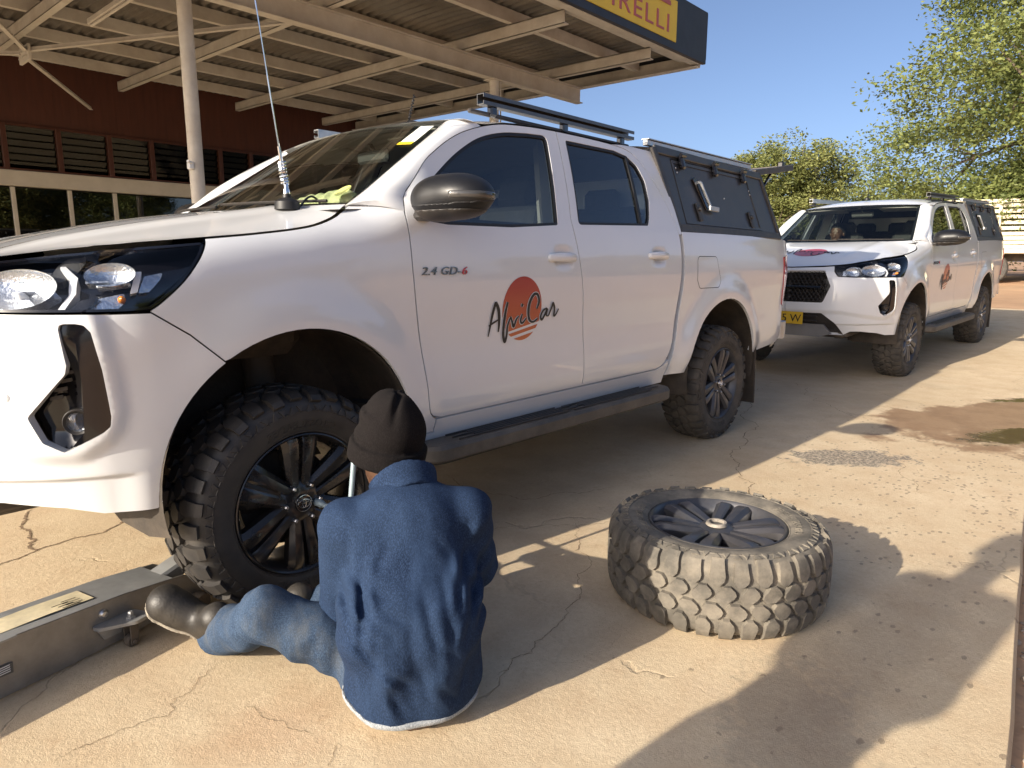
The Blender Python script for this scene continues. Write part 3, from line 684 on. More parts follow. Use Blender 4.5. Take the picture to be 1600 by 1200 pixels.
def make_wheel(mt, mr):
    w = empty('wheel')
    t = make_tyre('tyre', mt); t.parent = w
    mb = MB()
    mb.lathe([(.214,.215),(.208,.19),(.204,.10),(.207,.05),(.219,.030),(.226,.016),(.232,.010),(.2355,.012),(.2365,.020),(.232,.032)], axis='y', n=72)
    rim = mb.build('rim', mr, w, 40)
    for k in range(6):
        a = R(90)+k*R(60); sp = MB()
        er = np.array([math.cos(a), 0, math.sin(a)]); et = np.array([-math.sin(a), 0, math.cos(a)]); ey = np.array([0,1.,0])
        for s in(-1,1):
            rows = []
            for (r, c, w_, y) in((.046,.0215,.036,.034),(.075,.0240,.040,.029),(.120,.0285,.046,.022),(.165,.0330,.052,.016),(.200,.0365,.057,.013),(.222,.0400,.062,.018)):
                o = er*r+et*s*c
                rows.append([o+et*s*(-w_*.5)+ey*(y+.036), o+et*s*(-w_*.5)+ey*(y+.005), o+et*s*(-w_*.34)+ey*y, o+et*s*(w_*.18)+ey*(y-.001), o+et*s*(w_*.5)+ey*(y+.012), o+et*s*(w_*.52)+ey*(y+.040)])
            V, F = strip(rows); sp.add(V, F if s < 0 else [f[::-1] for f in F])
        rows = []                                                                          # recessed web between the two bars
        for (r, c, y) in((.046,.008,.044),(.10,.009,.042),(.165,.010,.038),(.222,.014,.038)):
            o = er*r; rows.append([o-et*c+ey*y, o+et*c+ey*y])
        V, F = strip(rows); sp.add(V, [f[::-1] for f in F])
        sp.build('spoke', mr, w, 28)
    hb = MB(); hb.lathe([(.0,.024),(.03,.025),(.052,.029),(.066,.036),(.082,.046),(.085,.070)], axis='y', n=40); hb.build('hub', mr, w, 40)
    cp = MB(); cp.lathe([(.0,.0165),(.024,.017),(.029,.019),(.0305,.026)], axis='y', n=36); cap = cp.build('centre_cap', M_gloss, w, 40)
    em = MB(); T = np.linspace(0, 2*np.pi, 40)
    for (rx, rz, cx, cz) in((.0215,.0145,0,0),(.0065,.0135,0,-.0005),(.0145,.0055,0,.0062)):
        em.tube(np.stack([cx+rx*np.cos(T), .0158+0*T, cz+rz*np.sin(T)], 1), .0013, 5, False)
    em.lathe([(.0262,.018),(.0268,.0165),(.028,.0165),(.0286,.018)], axis='y', n=40)
    em.build('emblem', M_chrome, cap)
    for k in range(6):
        a = R(120)+k*R(60); nb = MB(); c = (.0625*math.cos(a), 0, .0625*math.sin(a))
        nb.lathe([(.0,.014),(.005,.014),(.0075,.017),(.0085,.020),(.0085,.036),(.0125,.038)], c, 'y', n=6)
        nb.build('wheel_nut', M_steel, w, 20)
    bd = MB(); bd.lathe([(.05,.10),(.085,.10),(.088,.128),(.165,.13),(.165,.152),(.05,.152)], axis='y', n=48); bd.box((-.13,.14,.06), (.09,.09,.16), .02)
    bd.build('brake_disc', mat('brake_iron', (.10,.085,.07), .6, metal=.6, var=.4, vscale=20), w, 30)
    return w
# ------------------------------------------------------------------ pickup truck
T_ = empty('pickup_truck')
def surf_off(S, amount): return lambda u, z: S(u, z)+snorm(S, np.asarray(u, float), np.asarray(z, float))*amount
HANDLES = ((1.352,1.172),(2.205,1.186))
_P0 = P
def P(u, z):                                                     # body side with the finger dishes behind the handles
    q = _P0(u, z); d = 0
    for (hx, hz) in HANDLES: d = d+.016*np.exp(-((np.asarray(u)-hx-.01)/.055)**4-((np.asarray(z)-hz+.002)/.034)**4)
    q[...,1] += d; return q
PROUD = np.array([(-.572,1.10),(-.540,1.0),(-.520,.90),(-.508,.767),(-.530,.695),(-.617,.642),(-.722,.645),(-.814,.66),(-1.05,.70),(-1.6,.70),(-1.6,1.10)]); PROUD = rnd([tuple(p) for p in PROUD], .09, 6)
def PB(u, z):                                                    # bumper: the panel round the fog pocket stands proud
    q = P(u, z); s = np.stack([np.ravel(u), np.ravel(z)], 1); d = bdist(s, PROUD)*np.where(inside(s, PROUD), -1, 1)
    k = .015*sstep(.024, -.024, d)-.012*sstep(.592,.578,np.ravel(z))*sstep(-.46,-.56,np.ravel(u))
    n = snorm(_P0, np.ravel(u).astype(float), np.ravel(z).astype(float))
    return q+(n*k[:,None]).reshape(q.shape)
def ellarc(i, a0, a1, n=26):
    c, d, rx, rz = ARCH[i]; a = np.radians(np.linspace(a0, a1, n)); return np.stack([c+rx*np.cos(a), d+rz*np.sin(a)], 1)
DOORF = spl([(.575,.567),(.552,.60),(.540,.70),(.525,.80),(.498,.95),(.479,1.10),(.473,1.20),(.474,1.312),(.490,1.360),(.513,1.407)], 4)
FRAMEF = spl([(.513,1.407),(.609,1.518),(.690,1.576),(.779,1.628),(.870,1.670),(.972,1.704),(1.07,1.729),(1.17,1.746),(1.35,1.760),(1.531,1.766)], 4)
BGAP = spl([(1.531,1.766),(1.499,1.596),(1.466,1.42),(1.452,1.328),(1.481,1.183),(1.516,1.004),(1.545,.755),(1.560,.552)], 4)
RTOP = spl([(1.531,1.766),(1.70,1.767),(1.855,1.766),(2.0,1.762),(2.115,1.752),(2.19,1.728),(2.25,1.680)], 4)
RREAR = spl([(2.25,1.680),(2.335,1.57),(2.405,1.44),(2.452,1.307),(2.464,1.145),(2.455,1.008),(2.420,.732),(2.385,.635),(2.330,.573),(2.264,.552)], 4)
HGU = [.318,.20,.092,-.085,-.241,-.444,-.653,-.858,-1.13,UC]; HGZ = [1.352,1.298,1.266,1.240,1.223,1.203,1.188,1.167,1.140,1.122]
HOODG = herm(HGU[::-1], HGZ[::-1])
hg = np.linspace(.318, -.241, 20)
BUMPGAP = np.array([(-.425,1.022),(-.33,.955),(-.243,.872)])
HLOUT = spl([(-.241,1.221),(-.250,1.205),(-.280,1.163),(-.336,1.100),(-.395,1.050),(-.425,1.030)], 5)
g0 = .003
# fenders, doors, bed sides
fen = np.vstack([[(.60,.497)], [(.60,.552)], DOORF[:-4], [(.487,1.356)], np.stack([hg, HOODG(hg)], 1), HLOUT[1:], BUMPGAP, ellarc(0, 122, 2), [(.472,.497)]])
WIN_F = np.vstack([spl([(.536,1.330),(.553,1.375),(.620,1.449),(.702,1.512),(.780,1.565),(.860,1.611),(.940,1.650),(1.019,1.678),(1.10,1.698),(1.176,1.711),(1.30,1.724)], 4), rnd([(1.30,1.724,0),(1.442,1.732,.03),(1.346,1.318,.02),(1.028,1.297),(.668,1.294),(.545,1.306,.02),(.536,1.330,0)], .03, 5)[1:-1]])
WIN_R = rnd([(1.582,1.730,.02),(2.0,1.730),(2.11,1.712,.05),(2.185,1.668,.06),(2.221,1.590,.06),(2.205,1.48,.08),(2.165,1.385,.08),(2.135,1.345,.03),(1.502,1.326,.02)], .03, 5)
doorF = np.vstack([DOORF, FRAMEF[1:], BGAP[1:], rnd([(1.56,.552),(.63,.552,.03),(.585,.56,.02)], 0)[1:]])
doorR = np.vstack([BGAP[::-1], RTOP[1:], RREAR[1:]])
bed = np.vstack([[(2.40,.497)], [(2.43,.62),(2.462,.75),(2.492,1.0),(2.500,1.15),(2.490,1.300),(2.489,1.327)], [(3.0,1.329),(3.6,1.327),(4.05,1.322)], rnd([(4.10,1.32),(4.25,1.30,.03),(4.25,.60,.04),(4.10,.545,.05),(3.62,.515,0)], .02), ellarc(1, 8, 176), [(2.602,.492)]])
sill = rnd([(.475,.494),(.604,.494),(.604,.549),(2.27,.549,.0),(2.35,.570),(2.398,.60),(2.396,.494),(2.395,.455),(.49,.455)], 0)
ZK = [(.32,1.33),(2.48,1.33),(2.48,.5),(.5,.5)]
for mir in(False, True):
    kw = dict(mirror=mir, parent=T_)
    panel('fender', inset(fen, g0), M_paint, step=.035, **kw)
    panel('sill', inset(sill, g0*.6), M_paint, step=.06, thick=.05, **kw)
    dF = panel('front_door', inset(doorF, g0), M_paint, holes=[WIN_F], step=.035, thick=.03, **kw)
    dR = panel('rear_door', inset(doorR, g0), M_paint, holes=[WIN_R], step=.035, thick=.03, **kw)
    panel('bed_side', inset(bed, g0), M_paint, step=.035, thick=.03, **kw)
    for d, w, nm in((dF, WIN_F, 'front'), (dR, WIN_R, 'rear')):
        kd = dict(mirror=mir, parent=d)
        panel('window_seal', inset(w, -.002), M_rubber, holes=[inset(w, .013)], off=-.003, thick=.012, step=.05, **kd)
        if nm == 'front':
            tri_ = rnd([(.537,1.312),(.545,1.355),(.63,1.455),(.665,1.30)], .008)
            panel('corner_plate', tri_, M_black, off=-.002, thick=.01, step=.05, **kd)
        panel('window_glass', inset(w, .008), M_glass, off=-.010, thick=0, step=.06, **kd)
    panel('window_divider', rnd([(2.095,1.728),(2.118,1.722),(2.076,1.340),(2.054,1.340)], .002), M_rubber, off=-.001, thick=.012, mirror=mir, parent=dR)
    for d, (hx, hz) in zip((dF, dR), HANDLES):
        def hs(p):
            q = np.array(P(np.array(hx), np.array(hz))); y0 = q[1]-.016
            x = p[...,0]-hx; z = p[...,2]-hz; y = p[...,1]-y0
            arch = -.020*np.clip(1-(x/.115)**2, 0, 1)
            zc = .004*np.cos(x/.115*1.5)
            d_ = np.sqrt((np.maximum(np.abs(x)-.092, 0))**2+((y-arch-.004)*1.25)**2+((z-zc)*.80)**2)-.0165*(1-.25*(x/.115)**2)
            return d_
        V, F = nets(hs, (hx-.13,-.07,hz-.04), (hx+.13,.05,hz+.04), .0052)
        if mir: V = V*[1,-1,1]+[0,2*CY,0]; F = F[:,::-1]
        mesh_obj('door_handle', V, F, M_paint, d, 180)
    # dark sheet added behind the panel gaps to stop light leaks; rear pillar
    panel('gap_light_block', rnd([(.33,1.335),(2.485,1.325),(2.485,.46),(.50,.46)], 0), M_matt, off=-.034, thick=0, step=.12, **kw)
    cp = np.vstack([RTOP[-13:], RREAR[1:13], [(2.485,1.31),(2.468,1.45),(2.440,1.60),(2.415,1.72),(2.40,1.772),(2.2,1.775),(2.10,1.772)]])
    panel('rear_pillar', inset(cp, .001), M_paint, step=.04, thick=.02, **kw)
    # taillight and fuel flap
    panel('taillight', rnd([(4.060,1.19,.01),(4.25,1.215,.01),(4.25,.815,.02),(4.130,.835,.02),(4.095,1.0,.02)], .01), M_red, off=.006, thick=.02, step=.03, **kw)
    # wheel-arch liners and lips
    for i,(cx,cz,rx,rz) in enumerate(ARCH):
        a = np.radians(np.linspace(-14, 194, 40)); rows = []
        for yy, k in((.012,1.0),(.03,1.0),(.10,1.06),(.30,1.08),(.42,1.05),(.46,.98)):
            rows.append([(cx+rx*k*math.cos(t), yy, cz+rz*k*math.sin(t)) for t in a])
        V, F = strip(rows); mb = MB(); mb.add(V, F)
        mb.prism([(cx+rx*.99*math.cos(t), cz+rz*.99*math.sin(t)) for t in a], ((0,.46,0),(1,0,0),(0,0,1),(0,1,0)), .01)
        mb.build('arch_liner', M_matt, T_, 40, mirror=mir)
_ff = rnd([(2.66,1.185),(2.905,1.185),(2.965,1.04),(2.93,1.0),(2.70,1.0),(2.662,1.05)], .03)
panel('flap_gap', inset(_ff, -.004), M_rubber, T_, holes=[inset(_ff, .002)], off=.0006, thick=0, step=.05, bstep=.012)
panel('fuel_flap', rnd([(2.66,1.185),(2.905,1.185),(2.965,1.04),(2.93,1.0),(2.70,1.0),(2.662,1.05)], .03), M_paint, T_, off=.0012, thick=.006, step=.03)
# bumper
FOG = np.array([(-.6375,.9989),(-.5987,.9989),(-.5795,.9950),(-.5658,.9774),(-.5506,.8810),(-.5409,.7552),(-.5448,.7267),(-.5622,.7124),(-.6538,.6664),(-.7021,.6950),(-.7298,.7632),(-.6312,.8730),(-.6259,.8954)])
FOG = rnd([tuple(p) for p in FOG], .012, 3)
bump_o = np.vstack([BUMPGAP[::-1], [(-.478,1.022),(-.62,1.022),(-.95,1.024),(-1.10,1.030),(-1.135,1.075),(-1.145,1.132),(-1.25,1.125),(UC,1.116)], [(UC,.470)], [(-1.02,.470),(-.95,.512),(-.854,.512),(-.684,.496),(-.59,.474),(-.447,.472),(-.432,.49)], ellarc(0, 178, 124, 14)])
GRI = rnd([(UC,1.085),(-1.235,1.085),(-1.185,1.00),(-1.165,.945),(-1.215,.835),(UC,.835)], 0)
GRI = np.vstack([[(UC,1.085)], rnd([(UC-.2,1.085),(-1.225,1.088,.02),(-1.155,.945,.03),(-1.215,.790,.03),(UC-.2,.790)], .02)[6:-6], [(UC,.790)]])
LOWI = np.vstack([[(UC,.690)], rnd([(UC-.2,.69),(-1.22,.690,.02),(-1.10,.60,.02),(-1.01,.475,.0),(UC-.2,.475)], .02)[6:-6], [(UC,.476)]])
V, F, N = panel_data(inset(bump_o, .0015), [FOG, GRI, LOWI], PB, step=.012, thick=.03, bstep=.01)
keep = np.ones(len(F), bool)
Vm = V*[1,-1,1]+[0,2*CY,0]
bump_ = mesh_obj('front_bumper', np.vstack([V, Vm]), list(F)+[tuple(i+len(V) for i in f[::-1]) for f in F], M_paint, T_, normals=np.vstack([N, N*[1,-1,1]]))
Psoft = surf_off(PB, 0)
for mir in(False, True):
    kb = dict(mirror=mir, parent=bump_)
    panel('fog_pocket', inset(FOG, -.004), M_gloss, S=lambda u, z: PB(u, z)+snorm(PB, u, z)*(-.012-.040*sstep(-.58,-.66,u)*sstep(.62,.72,z)*sstep(.97,.85,z))[...,None], off=0, thick=0, step=.012, bstep=.01, **kb)
    panel('fog_trim', rnd([(-.5987,.9975),(-.5795,.9940),(-.5665,.975),(-.552,.881),(-.5425,.7552),(-.546,.729),(-.563,.714),(-.645,.672),(-.606,.7145),(-.598,.8433),(-.601,.9441)], .006), M_gloss, S=PB, off=-.004, thick=.022, step=.02, bstep=.012, **kb)
    c = PB(np.array(-.6235), np.array(.742)); n = snorm(_P0, np.array(-.6235), np.array(.742))
    ex = np.cross([0,0,1.], n); ex /= np.linalg.norm(ex); ez = np.cross(n, ex)
    def oriented(prof, depth, name, m, nn=28):
        mb = MB(); mb.lathe(prof, n=nn); V = np.vstack(mb.V)@np.stack([ex, ez, n])+c-n*depth
        if mir: V = V*[1,-1,1]+[0,2*CY,0]
        return mesh_obj(name, V, mb.F if not mir else [f[::-1] for f in mb.F], m, bump_, 40)
    oriented([(.0,.0),(.014,.002),(.022,.010),(.026,.022)], .044, 'fog_reflector', M_refl)
    oriented([(.026,.020),(.033,.026),(.035,.024),(.036,.0)], .044, 'fog_bezel', M_black)
    oriented([(.0,.010),(.015,.008),(.024,.002)], .026, 'fog_lens', M_lens)
    for q in range(5):                                              # small honeycomb slots above the fog lamp
        zz = .80+.022*q; uu = -.668+.013*q
        panel('pocket_slot', rnd([(uu-.018,zz),(uu+.016,zz+.006),(uu+.016,zz+.015),(uu-.014,zz+.010)], .002), M_black, S=PB, off=-.030, thick=.004, step=.02, **kb)
sb = MB(); c = PB(np.array(-.7768), np.array(.8164)); n = snorm(PB, np.array([-.7768]), np.array([.8164]))[0]
ex = np.cross([0,0,1.], n); ex /= np.linalg.norm(ex); ez = np.cross(n, ex)
sb.lathe([(0,.002),(.009,.002),(.0105,.0005),(.012,.0015),(.0135,-.001)], n=24)
for mir in(False, True):
    V = np.vstack(sb.V)@np.stack([ex, ez, n])+c
    if mir: V = V*[1,-1,1]+[0,2*CY,0]
    mesh_obj('parking_sensor', V, sb.F if not mir else [f[::-1] for f in sb.F], M_paint, bump_, 40)
def half(poly): return np.array(poly)
# grille, lower intake, skid plate
for nm, poly, m, off in(('grille', GRI, M_black, -.045), ('lower_intake', LOWI, M_black, -.05)):
    V, F, N = panel_data(inset(poly, -.012), (), P, step=.04, off=off, thick=0)
    Vm = V*[1,-1,1]+[0,2*CY,0]
    gri = mesh_obj(nm, np.vstack([V, Vm]), list(F)+[tuple(i+len(V) for i in f[::-1]) for f in F], m, T_, normals=np.vstack([N, N*[1,-1,1]]))
    if nm == 'grille':
        mb = MB()                                                   # honeycomb mesh
        for zi in range(10):
            zz = .812+.0285*zi
            for xi in range(-11, 12):
                yy = (xi+.5*(zi % 2))*.040
                lim = .385-abs(zz-.945)*.42
                if abs(yy) > lim-.02 or zz > 1.07 or .93 < zz < .945: continue
                uu = UC+abs(yy); q = P(np.array(uu), np.array(zz)); xx = q[0]+.012
                hexa = [(.0205*math.cos(R(30+60*k)), .0205*math.sin(R(30+60*k))) for k in range(6)]
                hin = [(a*.78, b*.78) for a, b in hexa]
                o = np.array([xx, CY+yy, zz]); Vh = [o+[0,a,b] for a, b in hexa]+[o+[-.004,a,b] for a, b in hin]+[o+[.03,a,b] for a, b in hin]
                mb.add(Vh, [(k,(k+1)%6,6+(k+1)%6,6+k) for k in range(6)]+[(6+k,6+(k+1)%6,12+(k+1)%6,12+k) for k in range(6)])
        mb.build('grille_mesh', M_black, gri, 20)
        mb = MB(); mb.box((P(np.array(UC), np.array(.93))[0]+.004, CY, .937), (.022,.66,.022), .006); mb.build('grille_bar', M_gloss, gri)
for k in range(3):
    mb = MB(); zz = .655-.045*k; mb.box((P(np.array(UC), np.array(zz))[0]+.03, CY, zz), (.03,.60,.012), .004); mb.build('intake_bar', M_black, bump_)
mb = MB(); x0 = P(np.array(UC), np.array(.53))[0]-.004
mb.prism([(-.44,.0),(-.36,.085),(.36,.085),(.44,.0),(.33,-.035),(-.33,-.035)], ((x0+.03,CY,.495),(0,1,0),(.06,0,1),(-1,0,0)), .03)
mb.build('skid_plate', mat('skid_silver', (.24,.24,.245), .4, metal=.5, var=.1), bump_, 30)
pl = MB(); x0 = P(np.array(UC), np.array(.64))[0]-.016; pl.box((x0, CY, .635), (.006,.36,.12), .002)
plate = pl.build('number_plate', mat('plate_yellow', (.70,.45,.03), .35, coat=.4), T_)
V, F = text_mesh('5 W', .105, .001, align='RIGHT')
V = np.stack([x0-.0045-V[:,2], CY-(V[:,0]+.165), .598+V[:,1]], 1); V[:,1] = CY-(V[:,1]-CY) if False else V[:,1]
mesh_obj('plate_text', V, F, M_rubber, plate, 0)
# headlights
HL = np.vstack([HLOUT, [(-.478,1.0275),(-.62,1.0275),(-.95,1.029),(-1.095,1.036)], [(-1.13,1.08),(-1.14,1.128)], np.stack([np.linspace(-1.13,-.245,20), HOODG(np.linspace(-1.13,-.245,20))-.010], 1)])
for mir in(False, True):
    hl = panel('headlight', inset(HL, .002), M_lens, T_, mirror=mir, S=_P0, step=.025, thick=0)
    kh = dict(mirror=mir, parent=hl, S=_P0)
    panel('housing', inset(HL, .001), M_gloss, off=-.055, thick=-.053, step=.05, **kh)
    panel('lens_rim', inset(HL, .0015), M_gloss, holes=[inset(HL, .008)], off=.0005, thick=.01, step=.05, **kh)
    def bowl(u, z, r, name, m, depth, sx=1.3, prof=None):
        c = _P0(np.array(u), np.array(z)); n = snorm(_P0, np.array(u), np.array(z)); ex = np.cross([0,0,1.], n); ex /= np.linalg.norm(ex); ez = np.cross(n, ex)
        mb = MB(); mb.lathe(prof or [(.0,.0),(r*.35,.004),(r*.7,.014),(r*.92,.028),(r,.036)], n=32)
        V = np.vstack(mb.V)*[sx,1,1]; V = V@np.stack([ex, ez, n])+c-n*depth
        if mir: V = V*[1,-1,1]+[0,2*CY,0]
        mesh_obj(name, V, mb.F if not mir else [f[::-1] for f in mb.F], m, hl, 50)
    bowl(-.765, 1.092, .062, 'reflector', M_refl, .046, 1.75); bowl(-.955, 1.085, .050, 'reflector', M_refl, .046, 1.5)
    bowl(-.512, 1.130, .043, 'turn_reflector', M_refl, .046, 1.45)
    bowl(-.76, 1.083, .02, 'bulb', M_white, .050, 1, [(0,.034),(.008,.03),(.013,.02),(.013,0)]); bowl(-.93, 1.083, .02, 'projector', M_lens, .045, 1, [(0,.03),(.016,.024),(.026,.008),(.028,0)])
    panel('light_strip', rnd([(-.6795,1.1599),(-.6607,1.1600),(-.6085,1.1303),(-.6055,1.0847),(-.6338,1.0373),(-.6506,1.0375),(-.6234,1.0801),(-.6294,1.1255)], .003), M_white, off=-.020, thick=.03, step=.03, **kh)
    panel('light_strip', rnd([(-.4480,1.1425),(-.4300,1.1425),(-.4489,1.0812),(-.4689,1.0775)], .003), M_white, off=-.020, thick=.03, step=.03, **kh)
    panel('chrome_corner', rnd([(-.4254,1.1355),(-.3731,1.1439),(-.3831,1.1200),(-.4154,1.0825),(-.4469,1.0807)], .006), M_refl, off=-.034, thick=.02, step=.03, **kh)
    panel('chrome_bar', rnd([(-.5861,1.1174),(-.5177,1.1165),(-.5177,1.1115),(-.5861,1.1114)], .001), M_refl, off=-.016, thick=.02, step=.03, **kh)
    panel('chrome_bar', rnd([(-.5504,1.1020),(-.4640,1.1073),(-.4640,1.1013),(-.5504,1.0960)], .001), M_refl, off=-.014, thick=.02, step=.03, **kh)
    for kx in range(4):
        panel('lamp_fin', rnd([(-.70-.01*kx,1.150-.026*kx),(-.80,1.156-.028*kx),(-.80,1.153-.028*kx),(-.70-.01*kx,1.147-.026*kx)], 0), M_refl, off=-.028, thick=.02, step=.04, **kh)
    panel('chrome_panel', rnd([(-.72,1.155),(-.86,1.145),(-1.06,1.115),(-1.06,1.052),(-.70,1.046),(-.645,1.085)], .02), M_refl, off=-.050, thick=.004, step=.04, **kh)
    panel('turn_reflector', rnd([(-.5518,1.0748),(-.4842,1.0862),(-.4779,1.0589),(-.5064,1.0348),(-.5811,1.0365)], .006), M_refl, off=-.040, thick=.015, step=.03, **kh)
    bowl(-.490, 1.064, .02, 'amber_bulb', M_amber, .038, 1, [(0,.026),(.007,.022),(.010,.012),(.010,0)])
    panel('bezel', rnd([(-.5981,1.0655),(-.5494,1.0748),(-.5811,1.0365),(-.6250,1.0371)], .003), M_gloss, off=-.022, thick=.03, step=.03, **kh)
    panel('bezel', rnd([(-.70,1.165),(-.60,1.172),(-.655,1.128),(-.70,1.128)], .003), M_trim, off=-.03, thick=.02, step=.03, **kh)
# bonnet: boundary from the shut line, inside a pressurised soap film
uu = np.concatenate([np.linspace(UC, -.9, 24), np.linspace(-.88, .318, 44)])
E = _P0(uu, HOODG(uu)+.0035); nE = snorm(_P0, uu, HOODG(uu)); 
edge = np.stack([E[:,0], E[:,1]], 1); tn = np.gradient(edge, axis=0); tn /= np.linalg.norm(tn, axis=1, keepdims=True)
edge = edge+np.stack([tn[:,1]*-1, tn[:,0]], 1)*-.0 ; zed = E[:,2]
inw = np.stack([np.where(True, -tn[:,1], 0), tn[:,0]], 1)*(1 if ((np.array([0,CY])-edge[30])@np.array([-tn[30,1], tn[30,0]])) > 0 else -1)
edge = edge+inw*.0015
def W(y, z): return .34+1.64*(z-1.365)-.13*(1-np.clip(np.abs(y-CY)/.72, 0, 1)**2)
yc = np.linspace(.17, CY, 14)[1:]; cow = np.stack([W(yc, 1.335)-.012, yc], 1); zc = np.interp(yc, [.17,.4,.9], [1.352,1.352,1.350])
left = np.vstack([edge, cow]); zl = np.concatenate([zed, zc])
right = (left*[1,-1]+[0,2*CY])[::-1][1:-1]; zr_ = zl[::-1][1:-1]
outl = np.vstack([left, right]); zo = np.concatenate([zl, zr_])
V2, F2 = tri2(outl, (), .045, .5)
isb = np.zeros(len(V2), bool); zz = np.full(len(V2), 1.3)
for p, z_ in zip(outl, zo):
    i = np.argmin(((V2-p)**2).sum(1)); isb[i] = True; zz[i] = z_
ed = set()
for f in F2:
    for i in range(3): ed.add((min(f[i], f[(i+1) % 3]), max(f[i], f[(i+1) % 3])))
ed = np.array(list(ed)); ln = np.linalg.norm(V2[ed[:,0]]-V2[ed[:,1]], axis=1); wt = 1/ln
for _ in range(1600):
    s = np.zeros(len(V2)); w_ = np.zeros(len(V2))
    np.add.at(s, ed[:,0], wt*zz[ed[:,1]]); np.add.at(s, ed[:,1], wt*zz[ed[:,0]]); np.add.at(w_, ed[:,0], wt); np.add.at(w_, ed[:,1], wt)
    zn = s/w_+.00021; zz = np.where(isb, zz, zn)
ya = np.abs(V2[:,1]-CY); zz = zz+np.where(isb, 0, .010*np.exp(-((ya-.40-.10*sstep(-.8,.2,V2[:,0]))/.05)**2)*sstep(-.78,-.5,V2[:,0]))
rim_ = resamp(outl, .5)
Vh = np.column_stack([V2, zz]); base = len(Vh)
bi = [np.argmin(((V2-p)**2).sum(1)) for p in outl]
low = Vh[bi]-[0,0,.020]; topd = Vh[bi]
Fh = [tuple(f) for f in F2]+[(base+i, base+(i+1) % len(bi), base+len(bi)+(i+1) % len(bi), base+len(bi)+i) for i in range(len(bi))]
hood = mesh_obj('bonnet', Vh, [f[::-1] if area2(V2[list(f)]) < 0 else f for f in Fh[:len(F2)]], M_paint, T_, 60)
from mathutils.bvhtree import BVHTree
hood_bvh = BVHTree.FromPolygons([Vector(p) for p in Vh], [tuple(map(int, f)) for f in F2])
def hood_z(x, y):
    h = hood_bvh.ray_cast(Vector((x, y, 3)), Vector((0,0,-1)))[0]; return h.z if h else 1.3
# engine bay floor, windscreen, pillars, roof
mb = MB(); mb.box((-.12, CY, .98), (.60,1.30,.30), .05); mb.build('engine_bay', M_matt, T_)
ts = np.linspace(-1, 1, 25); zs = np.linspace(0, 1, 12); rows = []
def wpt(t, s, ex=0.):
    z0 = 1.345; z1 = 1.722+.026*(1-t*t); z = z0+(z1-z0)*s; ye = .172+(z-1.365)*.300-ex
    y = CY+t*(CY-ye); return np.array([W(y, z), y, z])
for s in zs: rows.append([wpt(t, s) for t in ts])
V, F = strip(rows); F = [f[::-1] for f in F]; ws = mesh_obj('windscreen', V, F, M_wglass, T_, 180)
rows = []
for s in(0,1):
    pass
def band(s0, s1, t0, t1, name, m, off, ns=2, nt_=24, par=None):
    rows = []
    for s in np.linspace(s0, s1, ns):
        r_ = []
        for t in np.linspace(t0, t1, nt_): r_.append(wpt(t, s)+np.array([-.5,0,.86])*off)
        rows.append(r_)
    V, F = strip(rows); return mesh_obj(name, V, F, m, par or ws, 180)
band(0, .06, -1, 1, 'blackout_band', M_rubber, -.004); band(.965, 1, -1, 1, 'blackout_band', M_rubber, -.004)
for sg in(-1,1): band(0, 1, sg*.965, sg*1.0, 'blackout_band', M_rubber, -.004, 8, 3)
mb = MB()
for t0, t1 in((-.9,-.05),(-.05,.75)):                                # wipers on the cowl
    pts = [wpt(t, .015+.03*(t-t0))+np.array([-.012,0,.018]) for t in np.linspace(t0, t1, 8)]; mb.tube(pts, .006, 6)
mb.build('wiper', M_black, T_)
rows = []
for t in ts: rows.append([wpt(t, 0)+np.array([-.075,0,-.025]), wpt(t, 0)+np.array([.02,0,-.012])])
V, F = strip(rows); mesh_obj('cowl', V, F, M_black, T_, 180)
DP = np.vstack([[(.487,1.356)], DOORF[-4:], FRAMEF[:22]]); dd = np.concatenate([[0], np.cumsum(np.linalg.norm(np.diff(DP, axis=0), axis=1))]); 
for mir in(False, True):
    rows = []; nr = 20
    a0 = _P0(np.array(.325), np.array(1.350))+np.array([.012,.004,.0]); b0 = P(np.array(.478), np.array(1.335))
    rows.append([a0+np.array([.03,.03,-.035])]+[a0*(1-t)+b0*t+np.array([-.2,-.5,.4])*.02*math.sin(math.pi*t) for t in np.linspace(0, 1, 9)])
    for i in range(nr+1):
        s = i/nr; a = wpt(-1, s*1.0, .004) if s <= 1 else None
        a = a+np.array([-.004,0,.004])
        q = np.array([np.interp(s*dd[-1], dd, DP[:,0]), np.interp(s*dd[-1], dd, DP[:,1])]); b = P(q[0], q[1]); nb = snorm(P, q[0], q[1])
        b = b+nb*.001
        row = []
        for t in np.linspace(0, 1, 9):
            o = np.array([-.45,-.60,.55]); row.append(a*(1-t)+b*t+o*(.030*math.sin(math.pi*t)**.8))
        row = [a+np.array([.03,.03,-.035])]+row
        rows.append(row)
    V, F = strip(rows)
    if mir: V = V*[1,-1,1]+[0,2*CY,0]; F = [f[::-1] for f in F]
    mesh_obj('windscreen_pillar', V, F, M_paint, T_, 60)
ZR = herm([.92,1.07,1.17,1.35,1.531,1.855,2.115,2.3,2.42],[1.698,1.733,1.751,1.765,1.772,1.773,1.774,1.775,1.768])
rows = []
for i in np.linspace(0, 1, 36):
    row = []
    tt = np.sin(np.linspace(-math.pi/2, math.pi/2, 41))
    for t in tt:
        xf = wpt(t, 1)[0]+.004; x = xf+(2.425-xf)*i
        ye = P(np.array(x), ZR(x))[1]+.001; y = CY+t*(CY-ye)
        cr = .030+.030*sstep(0,.35,i)-.012*sstep(.7,1,i)
        zf = wpt(t, 1)[2]+.004
        z = ZR(x)+cr*(1-abs(t)**3.2); z = zf+(z-zf)*sstep(0,.13,i) if i < .13 else z
        row.append((x, y, z))
    rows.append(row)
